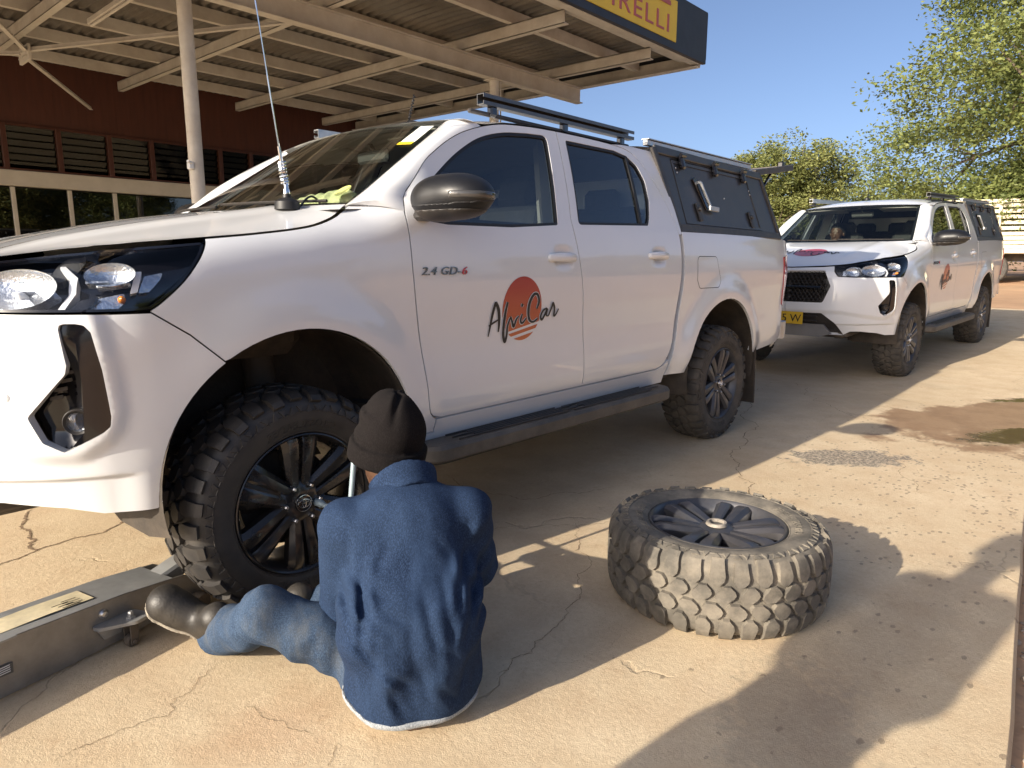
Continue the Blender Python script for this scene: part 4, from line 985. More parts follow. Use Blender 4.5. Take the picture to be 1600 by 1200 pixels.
V, F = strip(rows); mesh_obj('roof', V, F, M_paint, T_, 180)
V2_ = V.copy(); V2_[:,2] -= .035; mesh_obj('headlining', V2_, F, M_head, T_, 180)
mb = MB(); mb.prism([(.12,.5),(.12,1.30),(.28,1.74),(CY*2-.28,1.74),(CY*2-.12,1.30),(CY*2-.12,.5)], ((2.44,0,0),(0,1,0),(0,0,1),(1,0,0)), .03); mb.build('cab_back', M_paint, T_)
# interior
mb = MB()
rows = [[(.22,y,1.33),(.42,y,1.345),(.58,y,1.30),(.64,y,1.15),(.60,y,.75)] for y in np.linspace(.12, 2*CY-.12, 12)]
V, F = strip(rows); mb.add(V, [f[::-1] for f in F]); mb.box((.62,1.30,1.31), (.16,.36,.05), .02); mb.build('dashboard', mat('dash_grey', (.15,.15,.145), .75, var=.1), T_, 60)
T = np.linspace(0, 2*np.pi, 33); sw = MB(); c0 = np.array([.80,1.28,1.20])
sw.tube([c0+np.array([.06*math.sin(t)*1, .185*math.cos(t), .17*math.sin(t)]) for t in T], .016, 8, False); sw.box(c0+[-.02,0,0], (.06,.16,.10), .02); sw.bar(c0+[-.02,-.17,0], c0+[-.02,.17,0], .02, .03)
sw.build('steering_wheel', M_trim, T_)
for yc_ in(.50, 1.30):
    s_ = MB(); M1 = RY(R(14)); s_.box((1.28,yc_,.86), (.50,.50,.16), .05); s_.box((1.52,yc_,1.15), (.13,.48,.60), .05, M1); s_.box((1.60,yc_,1.50), (.09,.26,.17), .04, M1)
    s_.bar((1.57,yc_-.07,1.40),(1.59,yc_-.07,1.48),.015,.015); s_.bar((1.57,yc_+.07,1.40),(1.59,yc_+.07,1.48),.015,.015)
    s_.build('front_seat', M_seat, T_)
s_ = MB(); s_.box((2.05,CY,.88), (.46,1.38,.16), .05); s_.box((2.30,CY,1.16), (.13,1.38,.62), .05, RY(R(10)))
for yc_ in(.5,.9,1.3): s_.box((2.36,yc_,1.50), (.08,.24,.15), .03)
s_.build('rear_seat', M_seat, T_)
mb = MB(); mb.box((.99,CY,1.655), (.03,.24,.06), .012); mb.bar((.95,CY,1.73),(.99,CY,1.68),.02,.02); mb.build('rear_view_mirror', M_trim, T_)
mb = MB(); mb.box((1.45,CY,.56), (1.95,1.60,.10), .02); mb.build('cabin_floor', M_trim, T_)
for yc_ in(.22, 2*CY-.22):
    mb = MB(); mb.bar((1.50,yc_,.6),(1.50,yc_,1.30),.05,.10); mb.bar((1.49,yc_,1.30),(1.56,yc_+.10*(1 if yc_ < CY else -1),1.72),.05,.09); mb.build('pillar_trim', M_head, T_)
sunv = MB(); sunv.box((1.02,.50,1.70), (.20,.42,.02), .008, RY(R(8))); sunv.box((1.02,1.30,1.70), (.20,.42,.02), .008, RY(R(8))); sunv.build('sun_visor', M_head, T_)
# things stuck on and lying behind the windscreen
band(.72, .95, -.95, -.84, 'screen_label', mat('label_paper', (.72,.74,.66), .5, var=.05), .004, 4, 6)
band(.70, .735, -.95, -.84, 'label_stripe', mat('label_yellow', (.80,.60,.03), .4), .006, 2, 6)
mb = MB(); T = np.linspace(0, 2*np.pi, 25); rows = [[wpt(-.87+.034*k*math.cos(t), .17+.055*k*math.sin(t))+np.array([-.5,0,.86])*.004 for t in T] for k in(.01,1)]
V, F = strip(rows); mesh_obj('licence_disc', V, F, mat('disc_green', (.62,.66,.22), .4, var=.1, vscale=60), ws, 0)
def rope(p): 
    d = sd_ell(p, (.40,.46,1.375), (.06,.20,.035)); d = smin(d, sd_ell(p, (.43,.36,1.39), (.05,.09,.035)), .02); return d+.006*noise3(p, 120, 3)
V, F = nets(rope, (.30,.2,1.32), (.52,.70,1.46), .009); mesh_obj('rope_bundle', V, F, mat('rope_yellow', (.72,.72,.40), .9, var=.2, vscale=60, bump=.6, bscale=220), T_, 180)
# mirrors
for mir in(False, True):
    def msd(p):
        d = sd_ell(p, (.565,-.135,1.382), (.112,.150,.078)); d = smin(d, sd_ell(p, (.53,-.05,1.372), (.08,.08,.066)), .05)
        return smax(d, p[...,0]-.640, .03)
    V, F = nets(msd, (.42,-.31,1.27), (.70,.05,1.48), .0085)
    if mir: V = V*[1,-1,1]+[0,2*CY,0]; F = F[:,::-1]
    mo = mesh_obj('door_mirror', V, F, mat('mirror_shell', (.008,.008,.009), .45, coat=.05, var=.1, vscale=20, coatr=.2), T_, 180)
    def seam(p): d = msd(p); return smax(d-.0012, np.abs(p[...,2]-(1.352+.10*(p[...,0]-.50)))-.0045, .001)
    V, F = nets(seam, (.42,-.31,1.30), (.70,.05,1.40), .0045)
    if mir: V = V*[1,-1,1]+[0,2*CY,0]; F = F[:,::-1]
    mesh_obj('mirror_seam', V, F, M_rubber, mo, 40)
    def ind(p): return smax(smax(smax(msd(p)-.003, np.abs(p[...,2]-1.378)-.013, .004), p[...,1]+.195, .004), p[...,0]-.635, .003)
    V, F = nets(ind, (.42,-.31,1.35), (.70,-.1,1.41), .005)
    if mir: V = V*[1,-1,1]+[0,2*CY,0]; F = F[:,::-1]
    mesh_obj('mirror_indicator', V, F, mat('indicator_lens', (.05,.048,.046), .2, coat=.6), mo, 180)
    def low_(p):
        d = smax(msd(p)-.003, p[...,2]-1.334, .004); return d
    V, F = nets(low_, (.42,-.31,1.28), (.70,.05,1.36), .0075)
    if mir: V = V*[1,-1,1]+[0,2*CY,0]; F = F[:,::-1]
    mesh_obj('mirror_lower_shell', V, F, M_black, mo, 180)
    mb = MB(); mb.bar((.535,-.10,1.320),(.548,.055,1.318),.075,.034,bev=.012); mb.build('mirror_arm', M_black, mo, mirror=mir)
    mb = MB(); mb.box((.634,-.135,1.380), (.006,.16,.085), .001); mb.build('mirror_glass', M_chrome, mo, mirror=mir)
# side steps
for mir in(False, True):
    o = rnd([(.45,.06,.06),(.50,-.075,.10),(2.27,-.078,.10),(2.33,.06,.06)], .06, 8); rows = []
    for (d, z) in((.012,.398),(.0,.410),(.0,.452),(.010,.466),(.018,.468)): rows.append([(p[0], p[1], z+.004*math.sin(p[0]*2)) for p in inset(o, d)])
    n = min(len(r) for r in rows); V, F = strip([r[:n] for r in rows], True); mb = MB(); mb.add(V, [f for f in F]); 
    top = inset(o, .018)[:n]; mb.add([(p[0],p[1],.468+.004*math.sin(p[0]*2)) for p in top], [tuple(range(n))]); mb.add([(p[0],p[1],.398) for p in inset(o,.012)[:n]], [tuple(range(n))[::-1]])
    stp = mb.build('side_step', mat('step_plastic', (.035,.034,.034), .5, var=.25, vscale=10, dust=(.30,.25,.19), dust_amt=.35, bump=.25, bscale=500), T_, 30, mirror=mir)
    for k in range(5):
        mb = MB(); y_ = -.042+.020*k
        for j in range(2): mb.box((.64+.10*(k % 2)+.75*j+.36, y_, .4725+.002*math.sin((.64+.75*j+.36)*2)), (.70,.007,.007), .002)
        mb.build('tread_rib', M_black, stp, mirror=mir)
    for k in(.8,1.4,2.0):
        mb = MB(); mb.bar((k,.02,.42),(k,.35,.46),.05,.03); mb.build('step_bracket', M_under, stp, mirror=mir)
    # mud flaps
    mb = MB(); mb.box((3.66,.16,.36), (.014,.27,.44), .005, RY(R(-4))); mb.build('mud_flap', M_matt, T_, mirror=mir)
    mb = MB(); mb.box((.505,.16,.40), (.014,.22,.20), .005, RY(R(-8))); mb.build('mud_flap', M_matt, T_, mirror=mir)
# chassis
mb = MB()
for y_ in(.45, 2*CY-.45): mb.box((1.7,y_,.50), (4.9,.09,.13), .01)
for x_ in(-.5,.35,1.2,2.0,2.9,3.9): mb.box((x_,CY,.50), (.10,.9,.09), .01)
mb.box((1.2,CY,.50), (.9,.35,.20), .04); mb.build('chassis_frame', M_under, T_)
mb = MB(); mb.tube([(3.085,.20,.364),(3.085,2*CY-.20,.364)], .045, 12); mb.lathe([(0,-.13),(.08,-.12),(.13,-.04),(.13,.04),(.08,.12),(0,.13)], (3.085,CY,.364), 'x', 16); mb.build('rear_axle', M_under, T_)
mb = MB(); mb.tube([(0,.20,.37),(0,2*CY-.20,.37)], .03, 10)
for s in(0,1):
    y1 = .22 if not s else 2*CY-.22; y2 = .48 if not s else 2*CY-.48
    mb.bar((.02,y1,.30),(.05,y2,.36),.12,.04); mb.bar((.02,y1,.52),(.05,y2,.58),.08,.03); mb.tube([(.06,(y1*2+y2)/3,.36),(.06,(y1+y2*2)/3,.85)], .055, 12)
mb.build('front_suspension', M_under, T_)
mb = MB(); mb.tube([(-.38,.33,.50),(-.20,.40,.55)], .02, 8); mb.box((-.55,CY,.48), (.5,1.1,.04), .01); mb.prism([(-.46,.475),(-.30,.475),(-.31,.425),(-.36,.420)], ((0,.16,0),(1,0,0),(0,0,1),(0,1,0)), .05); mb.build('under_guard', M_under, T_)
mb = MB(); mb.tube([(2.2,1.25,.42),(2.9,1.3,.42),(3.6,1.4,.45),(4.15,1.45,.45)], .035, 10); mb.build('exhaust_pipe', M_under, T_)
# load bed inside, tailgate, rear bumper
mb = MB(); mb.box((3.35,CY,1.0), (1.66,1.50,.04), .0); mb.box((3.35,.13,1.16), (1.66,.03,.28)); mb.box((3.35,2*CY-.13,1.16), (1.66,.03,.28)); mb.box((2.53,CY,1.0), (.03,1.55,.60)); mb.build('load_bed', M_paint, T_)
mb = MB(); mb.box((4.235,CY,1.0), (.05,1.60,.60), .02); tg = mb.build('tailgate', M_paint, T_); mb = MB(); mb.box((4.262,CY,1.12), (.02,.26,.07), .01); mb.build('tailgate_handle', M_black, tg)
mb = MB(); o = rnd([(-.84,0),(.84,0),(.80,.16),(.5,.20),(-.5,.20),(-.80,.16)], .06, 5); mb.prism([(p[1]+4.24, p[0]+CY) for p in o][::-1], ((0,0,.56),(1,0,0),(0,1,0),(0,0,1)), .13); mb.build('rear_bumper', M_alu, T_, 40)
for mir in(False, True):
    rows = []
    for z_, k in((.50,.86),(.56,1.0),(.70,1.0),(.735,.93)): rows.append([(4.22+.10*k*math.sin(a)+(-.03 if z_ < .52 else 0), .30-.20*k*math.cos(a), z_) for a in np.linspace(-.25, math.pi/2, 10)])
    V, F = strip(rows); mb = MB(); mb.add(V, [f[::-1] for f in F]); mb.build('bumper_end', M_alu, T_, 60, mirror=mir)
# ------------------------------------------------------------------ load-bed canopy
def SC(x, z): x = np.asarray(x, float); z = np.asarray(z, float); return np.stack([x, .05+.32*(z-1.33), z+0*x], -1)
cn = rnd([(2.402,1.800,.03),(2.492,1.334,.01),(4.02,1.328,.01),(3.905,1.770,.03)], .02)
mb = MB()
nlr = lambda p: SC(p[:,0], p[:,1])
A = nlr(inset(cn, .0)); B = A*[1,-1,1]+[0,2*CY,0]; n = len(A)
rows = [A+[0,.02,0], A*1.0+np.array([0,.02,0])]
# top sheet, front and back frames
top = [SC(np.array(x), np.array(zt)) for x, zt in((2.41,1.800),(2.8,1.797),(3.4,1.785),(3.90,1.772))]
rows = []
for tp_ in top:
    yl = tp_[1]+.006; rows.append([(tp_[0], yl+(2*CY-2*yl)*t, tp_[2]+.035*(1-abs(2*t-1)**4)-.004) for t in np.linspace(0, 1, 17)])
V, F = strip(rows); can = mesh_obj('canopy_roof', V, F, M_canopy, T_, 180)
mb = MB()
fr = [(2.41,1.79),(2.492,1.34)]
for (x, z) in fr: pass
a, b = SC(2.415,1.79)+[0,.01,0], SC(2.49,1.34)+[0,.01,0]
mb.add([a, b, b*[1,-1,1]+[0,2*CY,0], a*[1,-1,1]+[0,2*CY,0]], [(0,3,2,1)]); mb.build('canopy_front', M_canopy, T_)
cdoor = rnd([(2.585,1.748,.012),(2.600,1.372,.012),(3.705,1.366,.012),(3.650,1.736,.012)], .01)
for mir in(False, True):
    cs = panel('canopy_side', cn, M_canopy, T_, holes=[inset(cdoor, -.004)], S=SC, step=.12, thick=.03, mirror=mir)
    kc = dict(S=SC, mirror=mir, parent=cs)
    panel('side_hatch', cdoor, M_canopy, off=-.002, thick=.02, step=.12, **kc)
    panel('hatch_frame', inset(cdoor, .004), M_canopy, holes=[inset(cdoor, .022)], off=.004, thick=.008, step=.2, **kc)
    for i, (p0, p1) in enumerate((((2.41,1.797),(2.497,1.336)),((3.885,1.765),(3.995,1.33)),((2.50,1.345),(4.0,1.338)),((2.42,1.788),(3.89,1.762)))):
        mb = MB(); a = SC(*p0); b = SC(*p1); mb.bar(a+[0,-.004,0], b+[0,-.004,0], .05 if i != 1 else .035, .018, up=(0,-1,.32), bev=.004); mb.build('frame_bar', M_rack if i < 3 else M_canopy, cs, mirror=mir)
    for (x, z) in((2.690,1.742),(3.120,1.737),(3.545,1.731)):
        mb = MB(); q = SC(x, z); mb.box(q+[0,-.020,-.005], (.042,.034,.085), .010, RX(R(-17))); mb.tube([q+[-.026,-.026,.034], q+[.026,-.026,.034]], .013, 8); mb.build('hinge', M_gloss, cs, mirror=mir)
    mb = MB(); a, b = SC(2.815,1.655), SC(2.905,1.475); mb.bar(a+[0,-.006,0], b+[0,-.006,0], .040, .012, up=(0,-1,.32), bev=.003); mb.build('handle_plate', M_gloss, cs, mirror=mir)
    mb = MB(); a, b = SC(2.855,1.635), SC(2.915,1.480); mb.bar(a+[0,-.030,0], b+[0,-.030,0], .016, .016, up=(0,-1,.32), bev=.003); mb.bar(b+[-.02,-.03,0], b+[.10,-.03,-.004], .016, .03, bev=.003); mb.bar(a+[0,-.03,0], a, .014, .014, up=(1,0,0)); mb.build('handle_bar', M_alu, cs, mirror=mir)
    for (x, z) in((2.785,1.452),(3.540,1.438)):
        mb = MB(); q = SC(x, z); mb.box(q+[0,-.008,0], (.045,.012,.115), .006, RX(R(-17))@RY(R(-9))); mb.lathe([(0,-.016),(.012,-.014),(.014,0)], q+[0,-.006,.015], 'y', 12); mb.build('latch', M_black, cs, mirror=mir)
    for (x, z) in((2.63,1.70),(2.635,1.675),(3.63,1.64),(3.635,1.615),(3.20,1.56)):
        mb = MB(); q = SC(x, z); mb.lathe([(0,-.004),(.005,-.003),(.006,0)], q+[0,-.001,0], 'y', 10); mb.build('rivet', M_alu, cs, mirror=mir)
    mb = MB(); y_ = .235; mb.box((3.10,y_,1.822), (1.42,.032,.030), .003); mb.box((3.10,y_,1.842), (1.42,.05,.006), .001); mb.build('canopy_rail', M_alu, T_, mirror=mir)
# open rear hatch of the canopy
mb = MB(); a = np.array([3.90,CY,1.80]); b = np.array([4.62,CY,1.905]); mb.bar(a, b, 1.36, .022, bev=.004)
for s in(-.67,.67): mb.bar(a+[0,s,-.006], b+[0,s,-.006], .03, .045, bev=.004)
mb.bar(b+[0,-.67,-.006], b+[0,.67,-.006], .03, .045, bev=.004); rh = mb.build('rear_hatch', M_rack, T_)
for s in(-.62,.62):
    mb = MB(); mb.tube([(3.93,CY+s,1.50),(4.35,CY+s,1.85)], .010, 8); mb.build('gas_strut', M_gloss, rh)
mb = MB(); mb.box((4.50,.27,1.912), (.05,.05,.05), .01); mb.box((4.50,2*CY-.27,1.912), (.05,.05,.05), .01); mb.build('hatch_latch', M_gloss, rh)
# roof rack: long C-channels on feet
def channel(mb, x0, x1, y, z, w=.042, h=.046, t=.004, open_=1):
    mb.box(((x0+x1)/2, y, z+h/2-t/2), (x1-x0, w, t)); mb.box(((x0+x1)/2, y, z-h/2+t/2), (x1-x0, w, t)); mb.box(((x0+x1)/2, y+open_*(w/2-t/2), z), (x1-x0, t, h-2*t))
    for s in(-1,1): mb.box(((x0+x1)/2, y-open_*(w/2-t/2), z+s*(h/2-t-.006)), (x1-x0, t, .012))
for mir in(False, True):
    mb = MB(); channel(mb, 1.085, 2.285, .262, 1.846); rk = mb.build('roof_bar', M_alu if mir else mat('rack_channel', (.12,.12,.12), .35, metal=.8, var=.15, vscale=25), T_, mirror=mir)
    mb = MB(); mb.box((1.65,.275,1.792), (1.25,.022,.018), .006); mb.build('roof_rail', M_rack, rk, mirror=mir)
    for x_ in(1.165,1.68,2.19):
        mb = MB(); mb.box((x_,.268,1.806), (.042,.034,.045), .008); mb.build('rack_foot', M_gloss, rk, mirror=mir)
# radio aerial on a spring
ax_ = np.array([.165,.305]); az = hood_z(*ax_)
mb = MB(); mb.lathe([(0,.052),(.014,.052),(.016,.040),(.030,.034),(.042,.026),(.044,.0),(.0,-.004)], (*ax_,az), n=28); ant = mb.build('aerial_base', M_rubber, T_)
dirv = np.array([-.125,.0,1.]); dirv /= np.linalg.norm(dirv); o0 = np.array([*ax_, az+.05])
mb = MB(); mb.lathe([(.012,0),(.013,.012),(.009,.022),(.007,.05)], o0, n=14); t = np.linspace(0, 1, 120); e1 = np.array([1.,0,.1]); e2 = np.array([0,1.,0])
mb.tube([o0+dirv*(.035+.075*s)+.0125*(e1*math.cos(s*2*math.pi*7)+e2*math.sin(s*2*math.pi*7)) for s in t], .0036, 6); mb.tube([o0+dirv*.10, o0+dirv*.16], .006, 8); mb.build('aerial_spring', M_chrome, ant)
mb = MB(); mb.tube([o0+dirv*.15, o0+dirv*.6, o0+dirv*1.1], [.0030,.0022,.0016], 6); mb.build('aerial_whip', M_chrome, ant)
mb = MB(); s = np.linspace(0, 1, 12); mb.tube([(ax_[0]+.045+.16*k, ax_[1]+.08*k, az+.005+.05*math.sin(math.pi*k)) for k in s], .004, 6); mb.build('aerial_cable', M_rubber, ant)
mb = MB(); t = np.linspace(0, 1, 90); b0 = np.array([1.25,.95,1.84]); mb.tube([b0+np.array([.05*s,0,.16*s])+.005*np.array([math.cos(s*60),math.sin(s*60),0]) for s in t], .0035, 5); mb.lathe([(.03,0),(.025,.02),(.0,.03)], b0-[0,0,.01], n=14); mb.build('roof_aerial', M_rubber, T_)
# badges
def on_body(name, V, F, u0, z0, m, par, S=P, off=.002, flip=1):
    V = np.array(V); u = u0+V[:,0]; z = z0+V[:,1]; n = snorm(S, u, z); return mesh_obj(name, S(u, z)+n*(off+V[:,2:3]), F, m, par, 30)
V, F = text_mesh('2.4 GD-', .050, .003, .25, 'LEFT', spacing=1.05); V = V*[1.15,.85,1]
on_body('engine_badge', V, F, .512, 1.108, mat('badge_dark_chrome', (.20,.21,.22), .22, metal=.9), T_, off=.004)
x1_ = V[:,0].max(); V, F = text_mesh('6', .050, .003, .25, 'LEFT'); V = V*[1.15,.85,1]
on_body('engine_badge', V, F, .514+x1_, 1.108, M_red, T_, off=.004)
m_sun = bpy.data.materials.new('logo_red'); nt, b = nodes(m_sun); setin(b, Roughness=.35, Coat_Weight=.6)
_t = nt.nodes.new('ShaderNodeTexCoord'); _s = nt.nodes.new('ShaderNodeSeparateXYZ'); _c = nt.nodes.new('ShaderNodeValToRGB'); _mr = nt.nodes.new('ShaderNodeMapRange')
_mr.inputs[1].default_value = .82; _mr.inputs[2].default_value = 1.05; nt.links.new(_t.outputs['Object'], _s.inputs[0]); nt.links.new(_s.outputs[2], _mr.inputs[0]); nt.links.new(_mr.outputs[0], _c.inputs[0]); nt.links.new(_c.outputs[0], b.inputs['Base Color'])
_c.color_ramp.elements[0].color = (.52,.12,.025,1); _c.color_ramp.elements[1].color = (.36,.008,.010,1)
LOGO = {'A1':[(.8750,.8525),(.8849,.8965),(.8962,.9503),(.9104,.9939)],'A2':[(.9105,.9929),(.9299,.9584),(.9374,.9079),(.9351,.8679)],'A3':[(.8757,.8971),(.9069,.9099),(.9419,.9237)],
'f':[(.9836,.9907),(.9741,.9561),(.9677,.9060),(.9655,.8554),(.9763,.8228),(.9869,.8486),(.9906,.8892),(1.0051,.9239)],'r':[(1.0070,.9279),(1.0182,.9052),(1.0290,.8840),(1.0442,.9138),(1.0600,.9268)],
'i':[(1.0810,.9349),(1.0721,.9069),(1.0848,.8957),(1.1090,.9166)],'d':[(1.0785,.9789),(1.0736,.9653)],
'C':[(1.1759,.9534),(1.1877,.9872),(1.1729,1.0166),(1.1487,1.0149),(1.1254,.9846),(1.1196,.9432),(1.1298,.9085),(1.1545,.8959),(1.1861,.9088)],
'a':[(1.2462,.9526),(1.2204,.9432),(1.2052,.9172),(1.2151,.9027),(1.2345,.9252),(1.2485,.9482),(1.2451,.9214),(1.2594,.9162)],'s':[(1.2594,.9162),(1.2799,.9563),(1.2864,.9733),(1.2999,.9499),(1.2992,.9161),(1.3126,.9208),(1.3313,.9456)]}
def ribbon(pts, w0, w1):
    p = spl(pts, 8); t = np.gradient(p, axis=0); t /= np.linalg.norm(t, axis=1, keepdims=True)+1e-9; n = np.stack([-t[:,1], t[:,0]], 1)
    s = np.linspace(0, 1, len(p)); w = (w0+(w1-w0)*s)*(.45+.55*np.sin(np.pi*np.clip(s*.9+.05, 0, 1))**.6); w = w*(1+.35*np.abs(t[:,1]))
    L, Rr = p+n*w[:,None]/2, p-n*w[:,None]/2
    V = np.stack([L, Rr], 1).reshape(-1,2); F = [(2*i, 2*i+1, 2*i+3, 2*i+2) for i in range(len(p)-1)]
    return np.column_stack([V, np.zeros(len(V))]), F
def door_logo(par, mir):
    th = np.linspace(0, 2*np.pi, 60, endpoint=False); disc = np.stack([1.082+.127*np.cos(th), .958+.137*np.sin(th)], 1)
    kw = dict(parent=par, mirror=mir, off=.0012, thick=0, bstep=.02, step=.04)
    def cut(lo, hi):                                             # slice of the disc between two slanted lines
        f = lambda p, c: p[:,1]-(c+.17*(p[:,0]-1.09))
        pts = [p for p in disc]; out = np.array(pts)
        for c, sg in((lo, 1),(hi, -1)):
            res = []; n = len(out)
            for i in range(n):
                a, b = out[i], out[(i+1) % n]; fa, fb = sg*f(a[None], c)[0], sg*f(b[None], c)[0]
                if fa >= 0: res.append(a)
                if (fa >= 0) != (fb >= 0): res.append(a+(b-a)*fa/(fa-fb))
            out = np.array(res)
        return out
    panel('sun_logo', cut(.879,2), m_sun, **kw); panel('sun_logo', cut(.853,.868), m_sun, **kw); panel('sun_logo', cut(.7,.840), m_sun, **kw)
    mb = MB(); halo = MB(); nn = 0
    for k, pts in LOGO.items():
        w0, w1 = {'A1':(.006,.014),'A2':(.016,.009),'A3':(.008,.007),'f':(.013,.009),'d':(.013,.006),'C':(.012,.011)}.get(k, (.010,.008))
        pts = np.array(pts)
        if mir: pts = pts*[-1,1]+[2*1.10,0]
        V, F = ribbon(pts, w0, w1); u, z = V[:,0], V[:,1]; n = snorm(P, u, z); X = P(u, z)+n*(.0030+.00012*nn)
        if mir: X = X*[1,-1,1]+[0,2*CY,0]
        mb.add(X, F)
        V, F = ribbon(pts, w0+.005, w1+.005); u, z = V[:,0], V[:,1]; n = snorm(P, u, z); X = P(u, z)+n*(.0018+.00006*nn)
        if mir: X = X*[1,-1,1]+[0,2*CY,0]
        halo.add(X, F); nn += 1
    halo.build('logo_outline', M_paint, par, 0); mb.build('logo_lettering', M_rubber, par, 0)
_fd = [o for o in T_.children if o.name.startswith('front_door')]
door_logo(_fd[0], False); door_logo(_fd[1], True)
mb = MB(); th = np.linspace(0, 2*np.pi, 33); rows = [[(-.42+.14*k*math.cos(a), CY+.16*k*math.sin(a)) for a in th] for k in np.linspace(.01, 1, 7)]
rows = [[(x, y, hood_z(x, y)+.002) for x, y in r] for r in rows]; V, F = strip(rows); mesh_obj('bonnet_logo', V, F, mat('bonnet_red', (.40,.03,.03), .35, coat=.6), hood, 180)
mb = MB()
for k, pts in LOGO.items():
    q = (np.array(pts)-[1.10,.93])*1.25; V, F = ribbon(q, .014, .011); mb.add([(-.42-b, CY-a, hood_z(-.42-b, CY-a)+.004) for a, b, _ in V], F)
mb.build('bonnet_lettering', M_rubber, hood, 0)
# wheels on
W1 = make_wheel(M_tyre, M_rim); W1.parent = T_; W1.location = (0, 0, .372)
def put_wheel(src, x, y, z, rz, spin=0):
    w = copy_tree(src, T_); w.location = (x, y, z); w.rotation_euler = (0, spin, rz); return w
def remat(w, pairs):
    for o in w.children_recursive:
        for i, s in enumerate(o.material_slots):
            for a, b in pairs:
                if s.material == a: s.link = 'OBJECT'; s.material = b
wr = put_wheel(W1, 3.085, 0, .364, 0, R(14)); remat(wr, [(M_tyre, M_tyre_d), (M_rim, M_rim_d)])
put_wheel(W1, 0, 2*CY, .372, math.pi, .3); put_wheel(W1, 3.085, 2*CY, .364, math.pi, .8)
tag(T_, 'white double-cab pickup filling the picture, mechanic seated at its front wheel', 'pickup truck', 'white pickups with charcoal bed canopies')
# ------------------------------------------------------------------ second pickup
TB = copy_tree(T_)
TB.location = (6.66,-.34,.006); TB.rotation_euler = (0,R(-1.8),R(-3.06))
tag(TB, 'white double-cab pickup parked behind, yellow number plate and a driver at the wheel', 'pickup truck')
for o in list(TB.children):
    if o.name.startswith('wheel'): remat(o, [(M_tyre, M_tyre_d), (M_rim, M_rim_d)])
    if o.name.startswith('windscreen.'):
        for c in list(o.children):
            if c.name.startswith(('screen_label','label_stripe','licence_disc')): bpy.data.objects.remove(c)
    if o.name.startswith(('rear_hatch','aerial_base','number_plate','rope_bundle')):
        if o.name.startswith('number_plate'): continue
        for c in list(o.children_recursive): bpy.data.objects.remove(c)
        bpy.data.objects.remove(o)
for o in list(T_.children):
    if o.name.startswith('number_plate'):
        for c in list(o.children_recursive): bpy.data.objects.remove(c)
        bpy.data.objects.remove(o)
for o in list(T_.children_recursive):
    if o.name.startswith(('bonnet_logo','bonnet_lettering')): bpy.data.objects.remove(o)
mb = MB(); mb.box((3.97,CY,1.54), (.03,1.45,.44), .01, RY(R(-12))); mb.build('rear_hatch', M_canopy, TB)
# ------------------------------------------------------------------ loose wheel on the ground
SW = copy_tree(W1); SW.name = 'removed_wheel'; SW.location = (1.058,-.932,.2665); SW.rotation_euler = (R(-90),0,R(38))
remat(SW, [(M_tyre, M_tyre_s), (M_rim, M_rim_d)])
for o in list(SW.children_recursive):
    if o.name.startswith(('wheel_nut','brake_disc','emblem')): bpy.data.objects.remove(o)
for o in list(SW.children):
    if o.name.startswith('centre_cap'): bpy.data.objects.remove(o)
hb = MB(); hb.lathe([(.025,.055),(.026,.014),(.034,.014),(.038,.024)], axis='y', n=30)
hb.build('hub_bore', mat('bare_alloy', (.34,.30,.25), .7, metal=.3, var=.4, vscale=40), SW)
tag(SW, 'dusty off-road wheel lying flat on the concrete', 'wheel')
# ------------------------------------------------------------------ trolley jack
JK = empty('trolley_jack', (-.6,.32,0), R(12.8)); tag(JK, 'long grey steel trolley jack reaching under the pickup', 'jack')
# local frame: x along the jack (towards the wheel), y away from the camera; near side plate at y=-.085
M_jack = mat('jack_steel', (.30,.29,.275), .45, metal=.55, var=.25, vscale=9, dust=(.26,.20,.13), dust_amt=.3, bump=.12, bscale=90)
M_jtop = mat('jack_grey', (.34,.35,.355), .42, metal=.4, var=.18, vscale=12, dust=(.33,.27,.19), dust_amt=.25)
side_p = [(-1.0,.022),(-.55,.012),(-.1,.006),(.12,.012),(.36,.040),(.36,.095),(.30,.128),(.10,.150),(-.2,.165),(-1.0,.172)]
for y in(-.085,.078):
    mb = MB(); mb.prism(side_p[::-1], ((0,y,0),(1,0,0),(0,0,1),(0,1,0)), .008); mb.build('side_plate', M_jack, JK)
tp_ = [(-1.0,.172),(-.34,.170)]
mb = MB(); V, F = strip([[(x,-.085,z+.001),(x,.086,z+.001)] for x, z in((-.42,.168),(-.2,.166),(.10,.151),(.26,.133))]); mb.add(V, [f[::-1] for f in F]); V2_ = V-[0,0,.006]; mb.add(V2_, F)
mb.bar((-.42,-.086,.1675),(-.2,-.086,.1655),.012,.006); mb.build('top_plate', M_jtop, JK)
mb = MB(); mb.box((-.72,-.06,.169), (.58,.05,.008), .002); mb.box((-.72,.06,.169), (.58,.05,.008), .002); mb.build('top_flange', M_jtop, JK)
mb = MB(); mb.bar((.22,0,.10),(.62,0,.20),.075,.05,bev=.008); mb.lathe([(0,.0),(.05,.0),(.055,.02),(.045,.035),(0,.035)], (.62,0,.21), 'z', 20); mb.build('lift_arm', M_jtop, JK)
mb = MB(); V, F = strip([[(x,-.045,z),(x,.045,z)] for x, z in((-.26,.1695),(-.1,.1668),(.03,.1590))]); mb.add(V, [f[::-1] for f in F]); 
lab = mb.build('label_sticker', mat('label_worn', (.70,.60,.38), .6, var=.25, vscale=16, dust=(.35,.32,.28), dust_amt=.3), JK)
mb = MB()
for k in range(9):
    y_ = -.035+.008*k
    if k > 2: mb.box((-.02-.004*k*(k % 2), y_-.03, .1640+.0008*k*0), (.05-.004*(k % 3),.0018,.0010), 0, RY(R(4)))
mb.build('label_print', M_rubber, lab)
